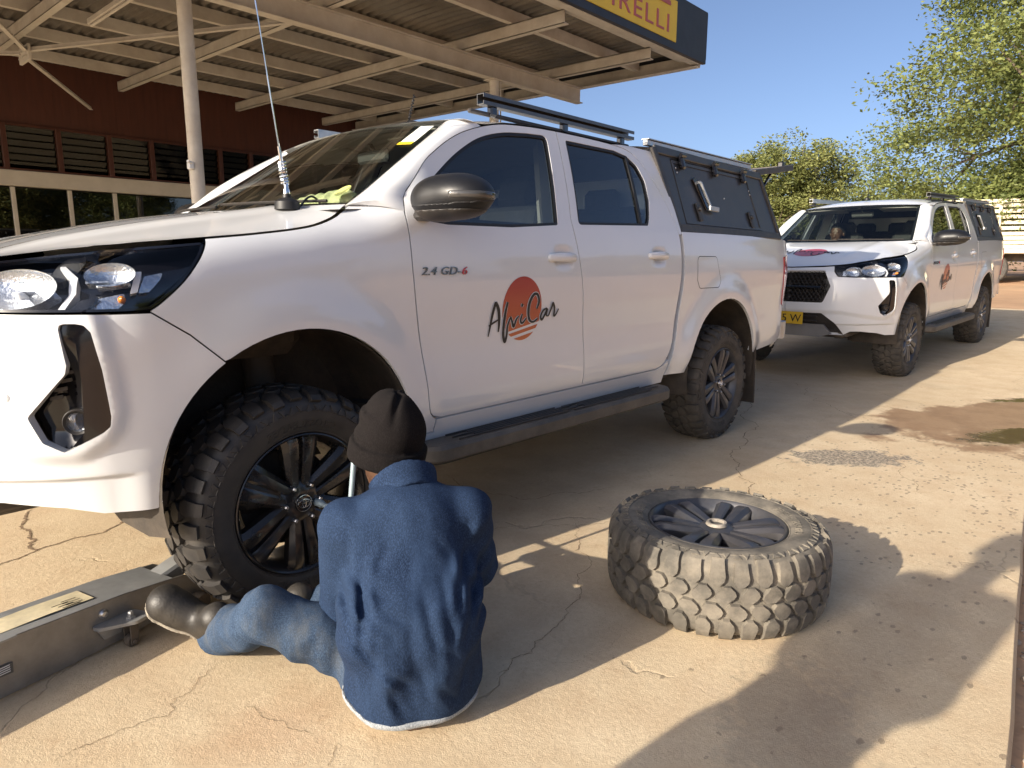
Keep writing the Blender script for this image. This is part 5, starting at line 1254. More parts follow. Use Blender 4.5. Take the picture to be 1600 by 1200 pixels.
mb = MB(); T = np.linspace(0, 2*np.pi, 30); mb.tube([(-.335+.055*math.cos(t), -.005+.030*math.sin(t), .1685) for t in T], .0012, 4, False); mb.build('painted_ring', M_band, JK)
mb = MB(); mb.box((-.26,-.0885,.085), (.085,.003,.030), .0005, RY(R(3))); dp = mb.build('data_plate', mat('plate_grey', (.09,.09,.085), .5), JK)
mb = MB()
for k in range(4): mb.box((-.285+.004*k,-.0902,.076+.006*k), (.026+.004*(k % 2),.001,.0022)); mb.box((-.240,-.0902,.076+.006*k), (.030,.001,.0022))
mb.build('plate_print', M_white, dp)
mb = MB(); mb.box((.215,-.0885,.082), (.040,.003,.026), .0005); mb.build('warning_label', M_rubber, JK)
for (x, z, r) in((-.245-.11,.050,.013),(.03,.118,.011),(-.75,.10,.013)):
    mb = MB(); mb.lathe([(0,-.012),(r*.8,-.011),(r,-.006),(r*1.25,-.004),(r*1.3,0)], (x,-.085,z), 'y', 20); mb.build('pivot_pin', M_steel, JK)
br = MB(); br.prism(rnd([(-.03,-.0),(.10,.0),(.115,-.075),(.06,-.082),(-.02,-.03)], .02), ((.02,-.085,.082),(1,0,0),(0,1,0),(0,0,1)), .010); br.prism([(0,0),(.09,.0),(.07,-.040),(.02,-.040)][::-1], ((.0,-.09,.082),(1,0,0),(0,0,1),(0,-1,0)), .008)
br.lathe([(0,.022),(.006,.022),(.009,.018),(.009,.008),(.014,.008),(.014,0)], (.085,-.130,.090), 'z', 6); br.build('caster_bracket', M_jtop, JK, 25)
mb = MB(); mb.lathe([(0,-.012),(.016,-.012),(.020,-.008),(.020,.008),(.016,.012),(0,.012)], (.080,-.130,.0205), 'y', 20); wc = mb.build('caster_wheel', M_under, JK)
mb = MB(); mb.box((.082,-.147,.045), (.026,.004,.065), .001); mb.box((.082,-.113,.045), (.026,.004,.065), .001); mb.box((.082,-.13,.078), (.030,.040,.006), .001); mb.lathe([(0,-.156),(.007,-.154),(.007,-.104),(0,-.102)], (.080,0,.0205), 'y', 8); mb.build('caster_fork', M_under, JK)
mb = MB(); mb.tube([(.33,-.13,.03),(.33,.13,.03)], .014, 10)
for s in(-.115,.115): mb.lathe([(0,-.02),(.026,-.02),(.030,-.014),(.030,.014),(.026,.02),(0,.02)], (.33,s,.031), 'y', 20)
mb.build('front_roller', M_under, JK)
# ------------------------------------------------------------------ wheel wrench
WR = empty('wheel_wrench', (.06,-.15,.352)); tag(WR, 'pale blue cross wheel wrench fitted on the front wheel nut', 'wrench')
M_wr = mat('wrench_blue', (.36,.47,.52), .4, metal=.3, var=.15, vscale=20, dust=DUST, dust_amt=.2)
def arm(a, b, nm='arm'):
    a = np.array(a); b = np.array(b); d = (b-a)/np.linalg.norm(b-a); mb = MB(); mb.tube([a, b], .0085, 12); mb.tube([b-d*.012, b+d*.004], [.009,.0135], 12, False); mb.tube([b+d*.004, b+d*.030], .0135, 12, False); mb.tube([b+d*.030, b+d*.012], [.0135,.0095], 12, False); mb.tube([b+d*.012,b+d*.0125], .0095, 6); mb.build(nm, M_wr, WR)
arm((0,0,0),(-.005,.150,.006)); arm((0,0,0),(.0,-.16,.0)); arm((0,0,0),(.028,.0,.205)); arm((0,0,0),(-.028,.0,-.185))
mb = MB(); mb.box((0,0,0), (.03,.03,.03), .009); mb.build('centre_boss', M_wr, WR)
# ------------------------------------------------------------------ cream stake truck in the distance
M_stake = mat('stake_cream', (.70,.64,.46), .6, var=.08, vscale=3, dust=DUST, dust_amt=.25)
ST = empty('stake_truck', (26.3,2.02,.42), R(-78)); tag(ST, 'cream slatted cattle truck standing far behind the pickups', 'truck')
# local: x along the truck body, y away from the viewer
BL, BW, BZ = 6.2, 2.3, 1.12
mb = MB(); mb.box((0,BW/2,BZ-.06), (BL,BW,.14), .02); mb.build('deck', M_stake, ST)
for yy in(0, BW):
    for x in np.arange(-BL/2+.05, BL/2, .88):
        mb = MB(); mb.box((x,yy,BZ+.78), (.09,.08,1.62), .01); mb.build('stake_post', M_stake, ST)
    for k, z in enumerate((.08,.22,.36,.50,.68,.86,1.04,1.22,1.40,1.55)):
        mb = MB(); mb.box((0,yy+(.05 if yy == 0 else -.05),BZ+z), (BL,.025,.115), .006); mb.build('side_slat', M_stake, ST)
for xx in(-BL/2,BL/2):
    for z in(.08,.24,.42,.62,.84,1.06,1.28,1.50):
        mb = MB(); mb.box((xx,BW/2,BZ+z), (.03,BW,.12), .006); mb.build('end_slat', M_stake, ST)
mb = MB()
for y_ in(.7,1.6): mb.box((.3,y_,.86), (BL+.5,.10,.22))
mb.box((-.9,.55,.62), (.9,.5,.42), .03); mb.build('chassis', M_under, ST)
tw = MB(); tw.lathe([(.0,.05),(.18,.05),(.26,.0),(.45,.0),(.50,.05),(.50,.22),(.45,.27),(.26,.27)], axis='y', n=32)
for x in(-2.0,.4,3.9):
    for y_ in(.15,BW-.40):
        w_ = MB(); w_.add(np.vstack(tw.V)+[x,y_,.50], tw.F); w_.build('wheel', M_tyre_d, ST)
mb = MB(); mb.box((4.3,BW/2,1.45), (1.7,2.1,1.6), .12); cb = mb.build('cab', M_stake, ST); mb = MB(); mb.box((4.3,.085,1.75), (1.0,.02,.6), .01); mb.box((5.16,BW/2,1.8), (.02,1.7,.65), .01); mb.build('cab_window', M_gloss, cb)
# ------------------------------------------------------------------ people
def cloth_mat(name, c0, c1, scale=1., rough=.9, worn=None):
    m = bpy.data.materials.new(name); nt, b = nodes(m); N = nt.nodes; L = nt.links; setin(b, Roughness=rough, Specular_IOR_Level=.12)
    tc = N.new('ShaderNodeTexCoord'); 
    def nz(s, d=6, r=.6, v=(1,1,1)):
        mp = N.new('ShaderNodeMapping'); mp.inputs['Scale'].default_value = v; L.new(tc.outputs['Object'], mp.inputs[0])
        n = N.new('ShaderNodeTexNoise'); n.inputs['Scale'].default_value = s; n.inputs['Detail'].default_value = d; n.inputs['Roughness'].default_value = r; L.new(mp.outputs[0], n.inputs['Vector']); return n.outputs['Fac']
    def mr(v, a, c, lo, hi):
        r = N.new('ShaderNodeMapRange'); r.inputs[1].default_value = a; r.inputs[2].default_value = c; r.inputs[3].default_value = lo; r.inputs[4].default_value = hi; L.new(v, r.inputs[0]); return r.outputs[0]
    def mx(f, a, c):
        n = N.new('ShaderNodeMixRGB'); L.new(f, n.inputs[0])
        for i, q in((1, a),(2, c)):
            if isinstance(q, tuple): n.inputs[i].default_value = (*q, 1)
            else: L.new(q, n.inputs[i])
        return n.outputs[0]
    col = mx(mr(nz(5, 5, .6), .3, .7, 0, 1), c0, c1)
    col = mx(mr(nz(480, 2, .6, (1,1,.40)), .46, .62, 0, .62), col, tuple(np.array(c1)*1.9))
    col = mx(mr(nz(5, 5, .7, (2.2,2.2,.6)), .50, .76, 0, .5), col, worn or tuple(np.array(c1)*1.9))
    L.new(col, b.inputs['Base Color'])
    ad = N.new('ShaderNodeMath'); ad.operation = 'MULTIPLY_ADD'; ad.inputs[1].default_value = .35; L.new(nz(520, 2), ad.inputs[0]); L.new(nz(120, 4, .6, (1.6,1.6,.7)), ad.inputs[2])
    bp = N.new('ShaderNodeBump'); bp.inputs['Strength'].default_value = .35; bp.inputs['Distance'].default_value = .0014; L.new(ad.outputs[0], bp.inputs['Height']); L.new(bp.outputs[0], b.inputs['Normal'])
    return m
M_denim = cloth_mat('denim_jacket', (.0092,.0178,.042), (.0185,.034,.070))
M_jean = cloth_mat('denim_trousers', (.022,.037,.068), (.042,.065,.105), worn=(.15,.15,.135))
M_knit = cloth_mat('brown_knit', (.0065,.0055,.0055), (.0105,.009,.009), rough=1., worn=(.016,.013,.012))
M_skin = mat('dark_skin', (.085,.042,.024), .5, var=.15, vscale=20, bump=.15, bscale=300)
M_hem = cloth_mat('grey_hem', (.18,.20,.22), (.27,.28,.29))
M_boot = mat('boot_leather', (.013,.012,.012), .46, var=.4, vscale=18, dust=(.17,.145,.11), dust_amt=.30, bump=.25, bscale=140)
M_sole = mat('boot_sole', (.32,.28,.22), .8, var=.3, vscale=20)
M_stitch = mat('denim_seam', (.022,.036,.075), .9, var=.2, vscale=60)
o_ = np.array([-.110,-.658,0.]); er_ = np.array([.83,-.56,0]); er_ /= np.linalg.norm(er_); ef_ = np.array([.56,.83,0]); ef_ /= np.linalg.norm(ef_)
def loc(p): q = p-o_; return np.stack([q@er_, q@ef_, q[...,2]], -1)
def wld(a, b, c): return o_+er_*a+ef_*b+np.array([0,0,c])
HEAD = np.array([-.034,-.484,.688])
SHL, SHR = wld(-.152,.040,.505), wld(.152,.040,.516)
ELL, ELR = wld(-.165,.130,.255), wld(.182,.105,.345)
HAL, HAR = np.array([.020,-.175,.215]), np.array([.100,-.225,.290])
KNL, ANL = np.array([-.340,-.355,.250]), np.array([-.330,-.085,.092])
KNR, ANR = np.array([.060,-.300,.230]), np.array([-.130,-.170,.075])
def torso(p):
    q = loc(p); s = q*np.array([1,1.42,1]); d = sd_caps(s, (0,-.01,.11), (0,-.045,.27), .180, .172)
    d = smin(d, sd_caps(s, (0,-.045,.27), (0,.040,.45), .172, .162), .06); d = d/1.15
    d = smin(d, sd_caps(q, (-.150,.045,.508), (.150,.045,.518), .064, .064), .05)
    d = smin(d, sd_caps(q, (0,.05,.50), (0,.085,.565), .085, .066), .05)
    return d
def arms(p):
    d = sd_caps(p, SHL, ELL, .070, .062); d = smin(d, sd_caps(p, ELL, HAL, .060, .046), .03)
    e = sd_caps(p, SHR, ELR, .070, .060); e = smin(e, sd_caps(p, ELR, HAR, .058, .045), .03)
    return np.minimum(d, e)
CREASE = [(.015,.40,.055,.20,.0055),(.065,.42,.090,.24,.0050),(-.02,.34,-.005,.17,.0040),(-.140,.43,-.095,.31,.0070),(-.165,.35,-.07,.275,.0065),(-.12,.245,.01,.14,.0055),(.135,.46,.095,.33,.0060),(.160,.37,.11,.25,.0055),(.05,.15,.11,.07,.0050),(-.07,.15,-.03,.07,.0050),(.0,.24,.03,.09,.0040),(-.05,.50,-.09,.43,.0035),(.05,.51,.10,.45,.0035),(.13,.20,.10,.08,.0045),(-.150,.535,-.142,.36,.0028),(.150,.545,.142,.37,.0028),(-.10,.37,-.02,.33,.0045),(-.16,.29,-.09,.23,.0055),(.03,.30,.10,.21,.0035),(-.118,.47,-.128,.26,.0100),(.122,.47,.150,.32,.0085),(-.17,.40,-.145,.30,.0060)]
def jacket(p):
    d = smin(torso(p), arms(p), .016); q = loc(p)
    w = .0055*noise3(q*np.array([2.4,2.4,.75]), 16, 11)+.009*(np.abs(noise3(q*np.array([2.0,2.0,.7]), 15, 12))-.4)*sstep(.50,.30,q[...,2])+.0035*(np.abs(noise3(q*np.array([1.6,1.6,.9]), 36, 13))-.4)
    f1 = np.exp(-((q[...,0]+.12)/.07)**2)*np.exp(-((q[...,2]-.33)/.13)**2); w = w+.005*f1*np.sin((q[...,0]*1.2+q[...,2]*.9+q[...,1]*.6)*75)
    f2 = np.exp(-((q[...,2]-.16)/.10)**2); w = w+.006*f2*np.sin(q[...,0]*42+2.5*np.sin(q[...,2]*14))
    f3 = np.exp(-((q[...,0]-.18)/.06)**2)*np.exp(-((q[...,2]-.36)/.12)**2); w = w+.008*f3*np.sin((q[...,0]-q[...,2]*1.1)*70)
    f4 = np.exp(-((q[...,2]-.50)/.05)**2); w = w+.003*f4*np.sin(q[...,0]*60)
    for (a0, c0, a1, c1, am) in CREASE:
        s_ = np.array([a1-a0, c1-c0]); uv = np.stack([q[...,0]-a0, q[...,2]-c0], -1); t = np.clip((uv@s_)/(s_@s_), 0, 1); ds = np.linalg.norm(uv-t[...,None]*s_, axis=-1)
        w = w+am*(1.5*np.exp(-ds/.007)-.9*np.exp(-((ds-.020)/.011)**2))*np.sin(np.pi*np.clip(t*.9+.05, 0, 1))*(q[...,1] < .10)
    d = d+w*.85
    hem = .045+.04*sstep(.0,.16,q[...,1])+.055*sstep(-.10,-.22,q[...,0])*1.0
    d = smax(d, hem-q[...,2], .006)
    nk = sd_caps(p, wld(0,.075,.545), HEAD+[0,0,-.05], .060, .075)
    d = smax(d, -nk, .010)
    for h_, e_ in((HAL,ELL),(HAR,ELR)):
        v_ = (h_-e_)/np.linalg.norm(h_-e_); d = smax(d, (p-h_)@v_+.012, .006)
    return d
def hand(p, w, tip, side):
    """palm from wrist w towards tip, five fingers curled round a bar"""
    w = np.array(w); v = np.array(tip)-w; v /= np.linalg.norm(v); up = np.array([0,0,1.]); s = np.cross(v, up); s /= np.linalg.norm(s); up = np.cross(s, v)
    d = sd_caps(p, w, w+v*.035, .028, .030); pc = w+v*.070
    d = smin(d, sd_caps(p, w+v*.03+up*.022, w+v*.075+up*.028, .016, .015), .012); d = smin(d, sd_caps(p, w+v*.03-up*.022, w+v*.072-up*.030, .016, .014), .012); d = smin(d, sd_caps(p, w+v*.03, w+v*.078, .017, .015), .012)
    for k, (ln, off) in enumerate(((.040,.030),(.045,.010),(.042,-.011),(.034,-.031))):
        a = w+v*.078+up*off; b = a+v*ln*.9+s*side*.012; c = b+s*side*.034-v*.004; e = c-v*.026+s*side*.004
        f = np.minimum(np.minimum(sd_caps(p, a, b, .0095, .0088), sd_caps(p, b, c, .0088, .0082)), sd_caps(p, c, e, .0082, .0072)); d = smin(d, f, .004)
    a = w+v*.022+up*.028; b = a+v*.030+up*.014+s*side*.022; c = b+v*.024-up*.006+s*side*.014
    return smin(d, np.minimum(sd_caps(p, a, b, .0125, .0108), sd_caps(p, b, c, .0105, .0088)), .008)
fh = np.array([-.35,.90,-.30]); fh /= np.linalg.norm(fh); sh = np.cross(fh, [0,0,1.]); sh /= np.linalg.norm(sh); uh = np.cross(sh, fh)
def headsd(p, H=HEAD, f=None, s=None, u=None):
    f = fh if f is None else f; s = sh if s is None else s; u = uh if u is None else u
    q = p-H; q = np.stack([q@s, q@f, q@u], -1)
    d = sd_ell(q, (0,-.01,.03), (.076,.096,.090)); d = smin(d, sd_ell(q, (0,.030,-.045), (.056,.062,.072)), .03)
    d = smin(d, sd_caps(q, (0,.088,-.020), (0,.100,-.048), .010, .015), .012)                    # nose
    d = smin(d, sd_caps(q, (-.018,.084,-.082), (.018,.084,-.082), .009, .009), .008)              # mouth
    d = smin(d, sd_ell(q, (0,.070,-.108), (.028,.022,.020)), .02)                                 # chin
    for e in(-1,1):
        d = smax(d, -sd_ell(q, (e*.032,.094,.004), (.019,.014,.012)), .010); d = np.minimum(d, sd_ell(q, (e*.032,.078,.004), (.013,.012,.011)))
        d = smin(d, sd_ell(q, (e*.080,-.005,-.018), (.010,.024,.036)), .006); d = smax(d, -sd_ell(q, (e*.090,-.002,-.015), (.006,.013,.022)), .004)
        d = smin(d, sd_caps(q, (e*.016,.090,.022), (e*.048,.078,.022), .007, .006), .008)          # brow
    return d
bu = np.array([.10,-.20,1.]); bu /= np.linalg.norm(bu); BC = HEAD+[.004,-.008,.016]
def bodysd(p):
    d = smax(headsd(p), (p-BC)@bu+.035, .004); d = smin(d, sd_caps(p, wld(0,.055,.50), HEAD+[-.005,-.020,-.055], .060, .056), .03)
    inner = torso(p)+.022; d = smin(d, inner, .01); d = smin(d, arms(p)+.020, .01); d = smin(d, legs(p, (.05,.01))+.024, .01)
    d = smin(d, hand(p, HAL, np.array([.048,-.118,.215]), -1), .008); d = smin(d, hand(p, HAR, np.array([.072,-.150,.318]), -1), .008)
    return d
def legs(p, cut=(.105,.045)):
    HL_, HR_ = wld(-.085,.085,.112), wld(.080,.085,.112)
    hip = sd_ell(loc(p), (0,.03,.100), (.160,.115,.098))
    d = sd_caps(p, KNL, ANL+(ANL-KNL)*.42, .070, .062); v_ = (ANL-KNL)/np.linalg.norm(ANL-KNL); d = smax(d, (p-ANL)@v_-cut[0], .006)
    d = smin(d, sd_caps(p, HL_, KNL, .092, .070), .03)
    e = sd_caps(p, KNR, ANR, .072, .060); v_ = (ANR-KNR)/np.linalg.norm(ANR-KNR); e = smax(e, (p-ANR)@v_-cut[1], .006)
    e = smin(e, sd_caps(p, HR_, KNR, .095, .075), .02)
    return smin(smin(hip, d, .05), e, .02)
def trousers(p):
    d = legs(p); w = .004*noise3(p, 22, 21)+.010*(np.abs(noise3(p*np.array([1.,1.,1.6]), 20, 23))-.4)+.005*(np.abs(noise3(p, 46, 24))-.4)
    for c, ax, fr, am, ra in((KNL, KNL-ANL, 95, .010, .085),(wld(-.13,.06,.14), KNL-wld(-.1,.06,.12), 70, .008, .10)):
        ax = ax/np.linalg.norm(ax); t = (p-c)@ax; w = w+am*np.exp(-(np.linalg.norm(p-c, axis=-1)/ra)**2)*np.sin(t*fr+4*noise3(p, 9, 5))
    return smax(d+w, .006-p[...,2], .012)
lo, hi = (-.52,-.98,0.), (.34,.02,.84)
V, F = nets(bodysd, (-.52,-.98,0), (.34,.02,.86), .0125)
MAN = mesh_obj('person', V, F, M_skin, None, 180); tag(MAN, 'person in blue denim and brown beanie seated on the ground working at the wheel', 'person')
V, F = nets(jacket, (-.50,-1.0,.0), (.34,.02,.66), .0070); jk = mesh_obj('jacket', V, F, M_denim, MAN, 180)
V, F = nets(trousers, (-.52,-.90,-.01), (.30,.16,.36), .0070); tr_ = mesh_obj('trousers', V, F, M_jean, MAN, 180)
def hemsd(p):
    q = loc(p); hem = .045+.04*sstep(.0,.16,q[...,1])+.055*sstep(-.10,-.22,q[...,0])
    return smax(smax(smin(torso(p), arms(p), .035)-.004+.0055*noise3(q*np.array([2.4,2.4,.75]), 16, 11)*.8+.006*np.exp(-((q[...,2]-.16)/.10)**2)*np.sin(q[...,0]*42+2.5*np.sin(q[...,2]*14))*.85, np.abs(q[...,2]-hem)-.009, .003), q[...,1]-.10, .01)
V, F = nets(hemsd, (-.45,-1.0,.0), (.30,-.3,.20), .0055); mesh_obj('jacket_hem', V, F, M_hem, jk, 60)
# collar and seams
def collar(p):
    c0 = wld(0,.080,.585); ax = (HEAD+[0,0,-.05])-wld(0,.05,.50); ax /= np.linalg.norm(ax); q = p-c0; h = q@ax; r = np.linalg.norm(q-h[...,None]*ax, axis=-1)
    d = np.abs(r-(.080+.02*h+.004*np.sin(h*70)))-.0050; d = smax(d, np.abs(h)-.032, .006); return smax(d, (q@ef_)-.060, .006)+.002*noise3(p, 40, 3)
V, F = nets(collar, (-.30,-.78,.46), (.12,-.38,.68), .0055); mesh_obj('collar', V, F, M_denim, jk, 180)
def seam_on(sd, pts, dirs, name, m, par, r=.0022):
    out = []
    for p in pts:
        p = np.array(p, float); d = np.array(dirs, float); d /= np.linalg.norm(d); t = 0
        for _ in range(60):
            s = sd((p+d*t)[None])[0]; t += s*.7
            if abs(s) < 3e-4: break
        if t < .6: out.append(p+d*t)
    if len(out) > 3: mb = MB(); mb.tube(out, r, 5); mb.build(name, m, par, 180)
for sx in():
    pts = [wld(sx*(.150+.012*math.sin(k*3)), -.45, .545-.20*k) for k in np.linspace(0, 1, 22)]; seam_on(jacket, pts, ef_, 'sleeve_seam', M_stitch, jk, .0016)
pts = [] and [wld(-.15+.30*k, -.45, .468+.012*math.sin(k*3.1)) for k in np.linspace(0, 1, 30)]; seam_on(jacket, pts, ef_, 'yoke_seam', M_stitch, jk, .0013)
# beanie
bu = np.array([.10,-.20,1.]); bu /= np.linalg.norm(bu); BC = HEAD+[.004,-.008,.016]
def beanie(p):
    q = p-BC; h = q@bu; s1 = np.array([.75,-.66,0]); s1 -= bu*(s1@bu); s1 /= np.linalg.norm(s1); s2 = np.cross(bu, s1); a, b = q@s1, q@s2
    z = np.stack([a, b, h], -1); d = sd_ell(z, (0,0,.004), (.093,.103,.108))
    d = smin(d, sd_ell(z, (-.010,0,.070), (.050,.058,.046)), .03)
    th = np.arctan2(b, a); top = sstep(.02,.12,h); d = d+top*(.0075*np.abs(np.sin(th*2+.5))**.5-.003)+top*.012*np.exp(-((a-.002)/.008)**2)*(b < 0)
    d = d+.0022*noise3(z, 35, 4)+.006*np.exp(-((a+.085)/.03)**2)*np.sin(h*85)*(h > -.01)*(h < .06)
    d = smax(d, -(h+.062), .006)
    br = np.sqrt((a*1.0)**2+(b*.92)**2); cuff = smax(np.abs(br-.0965)-.0085, np.abs(h+.050)-.027, .008); d = smin(d, cuff+.0012*noise3(z, 60, 8), .003)
    return d
V, F = nets(beanie, BC-.16, BC+[.16,.16,.18], .0048); mesh_obj('beanie', V, F, M_knit, MAN, 180)
# boots
def boot(p, heel, toe, up):
    heel = np.array(heel); toe = np.array(toe); v = toe-heel; Lh = np.linalg.norm(v); v /= Lh; up = np.array(up, float); up -= v*(up@v); up /= np.linalg.norm(up); s = np.cross(v, up)
    q = p-heel; x, y, z = q@v, q@s, q@up; zz = np.stack([x, y, z], -1)
    d = sd_caps(zz, (.01,0,.042), (Lh*.55,0,.042), .040, .046); d = smin(d, sd_caps(zz, (Lh*.50,0,.036), (Lh-.055,0,.042), .044, .055), .03)
    d = smin(d, sd_caps(zz, (.025,0,.06), (.01,0,.14), .046, .046), .03)
    return smax(d, -z-.004, .008), smax(smax(d-.009, z-.018, .004), -z-.014, .004)
B1 = ((-.318,.030,.040),(-.448,.165,.155),(-.11,-.78,.58))
V, F = nets(lambda p: boot(p, *B1)[0], (-.62,-.30,-.02), (-.10,.30,.34), .0062); bt = mesh_obj('boot', V, F, M_boot, MAN, 180)
V, F = nets(lambda p: boot(p, *B1)[1], (-.62,-.30,-.02), (-.10,.30,.34), .0060); mesh_obj('sole', V, F, M_sole, bt, 60)
B2 = ((-.140,-.160,.030),(-.300,-.155,.055),(.0,.0,1.)); B2 = ((-.135,-.165,.012),(-.235,-.045,.020),(0,0,1.))
V, F = nets(lambda p: boot(p, *B2)[0], (-.40,-.36,-.02), (.05,.14,.24), .0075); bt2 = mesh_obj('boot', V, F, M_boot, MAN, 180)
# --- driver of the second pickup, seated; local frame of that truck
def driver(p):
    H2 = np.array([1.36,1.30,1.455]); d = headsd(p, H2, np.array([-1.,0,0]), np.array([0,1.,0]), np.array([0,0,1.])); return smin(d, sd_caps(p, (1.42,1.30,1.20), (1.375,1.30,1.36), .055, .052), .02)
def shirt(p):
    q = (p-np.array([1.42,1.30,0]))*np.array([1.4,1,1]); d = sd_caps(q, (0,0,.95), (.0,0,1.18), .16, .165)/1.1; d = smin(d, sd_caps(p, (1.43,1.12,1.235), (1.43,1.48,1.235), .062, .062), .05)
    for y in(1.10,1.50): d = smin(d, sd_caps(p, (1.42,y,1.23), (1.27,y-.02*np.sign(y-1.3),.98), .056, .048), .03); d = smin(d, sd_caps(p, (1.27,y,.98), (.92,1.30+.16*np.sign(y-1.3),1.20), .045, .036), .03)
    return smax(d, -sd_caps(p, (1.40,1.30,1.27), (1.375,1.30,1.4), .06, .06), .01)+.004*noise3(p, 25, 2)
def dhands(p): return np.minimum(hand(p, (.92,1.16,1.20), (.80,1.12,1.24), 1), hand(p, (.92,1.44,1.20), (.80,1.48,1.24), -1))
def dlegs(p):
    d = 9.
    for y in(1.20,1.40): d = np.minimum(d, smin(sd_caps(p, (1.40,y,.97), (1.02,y,1.0), .085, .065), sd_caps(p, (1.02,y,1.0), (.78,y,.68), .06, .045), .03))
    return d
V, F = nets(lambda p: smin(smin(driver(p), shirt(p)+.02, .01), smin(dhands(p), dlegs(p)+.015, .01), .005), (.70,1.0,.62), (1.62,1.66,1.60), .012)
DRV = mesh_obj('person', V, F, M_skin, None, 180); DRV.matrix_world = Matrix.Translation(TB.location)@TB.rotation_euler.to_matrix().to_4x4()
tag(DRV, 'person sitting behind the steering wheel of the rear pickup', 'person')
V, F = nets(shirt, (.80,.95,.75), (1.62,1.66,1.36), .012); mesh_obj('shirt', V, F, cloth_mat('dark_shirt', (.03,.03,.035), (.05,.05,.055)), DRV, 180)
V, F = nets(dlegs, (.66,1.08,.60), (1.55,1.52,1.10), .014); mesh_obj('trousers', V, F, M_jean, DRV, 180)
V, F = nets(lambda p: smax(headsd(p, np.array([1.36,1.30,1.455]), np.array([-1.,0,0]), np.array([0,1.,0]), np.array([0,0,1.]))-.007, smax((1.50-p[...,2])-.9*(p[...,0]-1.30)*1.0, -99*np.ones(p.shape[:-1]), .01), .01), (1.22,1.18,1.34), (1.5,1.42,1.60), .009); mesh_obj('hair', V, F, mat('black_hair', (.012,.01,.009), .7, bump=.6, bscale=200), DRV, 180)
# --- onlooker standing to the left of the camera; the long shadow on the slab
SP = np.array([-1.86,-1.045,0.]); fdir = np.array([.988,-.156,0]); sdir = np.array([-.156,-.988,0])
def W3(a, b, c): return SP+sdir*a+fdir*b+np.array([0,0,c])
HS = W3(0,.03,1.575)
def stand(p):
    d = headsd(p, HS, fdir, sdir, np.array([0,0,1.])); d = smin(d, sd_caps(p, W3(0,0,1.36), W3(0,.01,1.50), .06, .055), .03)
    for e in(-1,1):
        d = smin(d, hand(p, W3(e*.11,.20,1.14), W3(e*.05,.33,1.24), -e), .01)
    return smin(d, sd_caps(p, W3(0,0,.9), W3(0,0,1.3), .12, .13), .02)
def sshirt(p):
    q = p-SP; l = np.stack([q@sdir, (q@fdir)*1.5, q[...,2]], -1); d = sd_caps(l, (0,0,.86), (0,0,1.22), .165, .170)/1.15; d = smin(d, sd_caps(p, W3(-.12,0,1.36), W3(.12,0,1.36), .062, .062), .06)
    for e in(-1,1): d = smin(d, sd_caps(p, W3(e*.145,0,1.35), W3(e*.170,.02,1.09), .058, .050), .03); d = smin(d, sd_caps(p, W3(e*.170,.02,1.09), W3(e*.11,.20,1.14), .052, .04), .03)
    return d+.004*noise3(p, 22, 6)
def strous(p):
    d = sd_ell(p, W3(0,0,.90), (.17,.15,.14))
    for e in(-1,1): d = smin(d, smin(sd_caps(p, W3(e*.09,0,.86), W3(e*.10,.01,.47), .098, .072), sd_caps(p, W3(e*.10,.01,.47), W3(e*.11,-.01,.08), .068, .055), .02), .03)
    return d+.004*noise3(p, 18, 7)
V, F = nets(stand, SP+[-.5,-.5,.70], SP+[.5,.5,1.76], .014); ST_ = mesh_obj('person', V, F, M_skin, None, 180); tag(ST_, 'person standing beside the camera, long shadow falling across the concrete', 'person')
V, F = nets(sshirt, SP+[-.5,-.5,.72], SP+[.5,.5,1.50], .014); mesh_obj('shirt', V, F, cloth_mat('khaki_shirt', (.20,.17,.11), (.27,.23,.15)), ST_, 180)
V, F = nets(strous, SP+[-.4,-.4,.0], SP+[.4,.4,1.06], .016); mesh_obj('trousers', V, F, M_jean, ST_, 180)
for e in(-1,1):
    hp = W3(e*.11,-.06,.0)+[0,0,.008]; tp2 = W3(e*.13,.22,.0)+[0,0,.008]
    V, F = nets(lambda p: boot(p, hp, tp2, (0,0,1.))[0], np.minimum(hp, tp2)-.10+[0,0,.09], np.maximum(hp, tp2)+[.10,.10,.2], .011); mesh_obj('boot', V, F, M_boot, ST_, 180)
V, F = nets(lambda p: smax(headsd(p, HS, fdir, sdir, np.array([0,0,1.]))-.008, (HS[2]+.03)-p[...,2]-.5*((HS-p)@fdir), .01), HS-.2, HS+.2, .010); mesh_obj('hair', V, F, M_knit, ST_, 180)
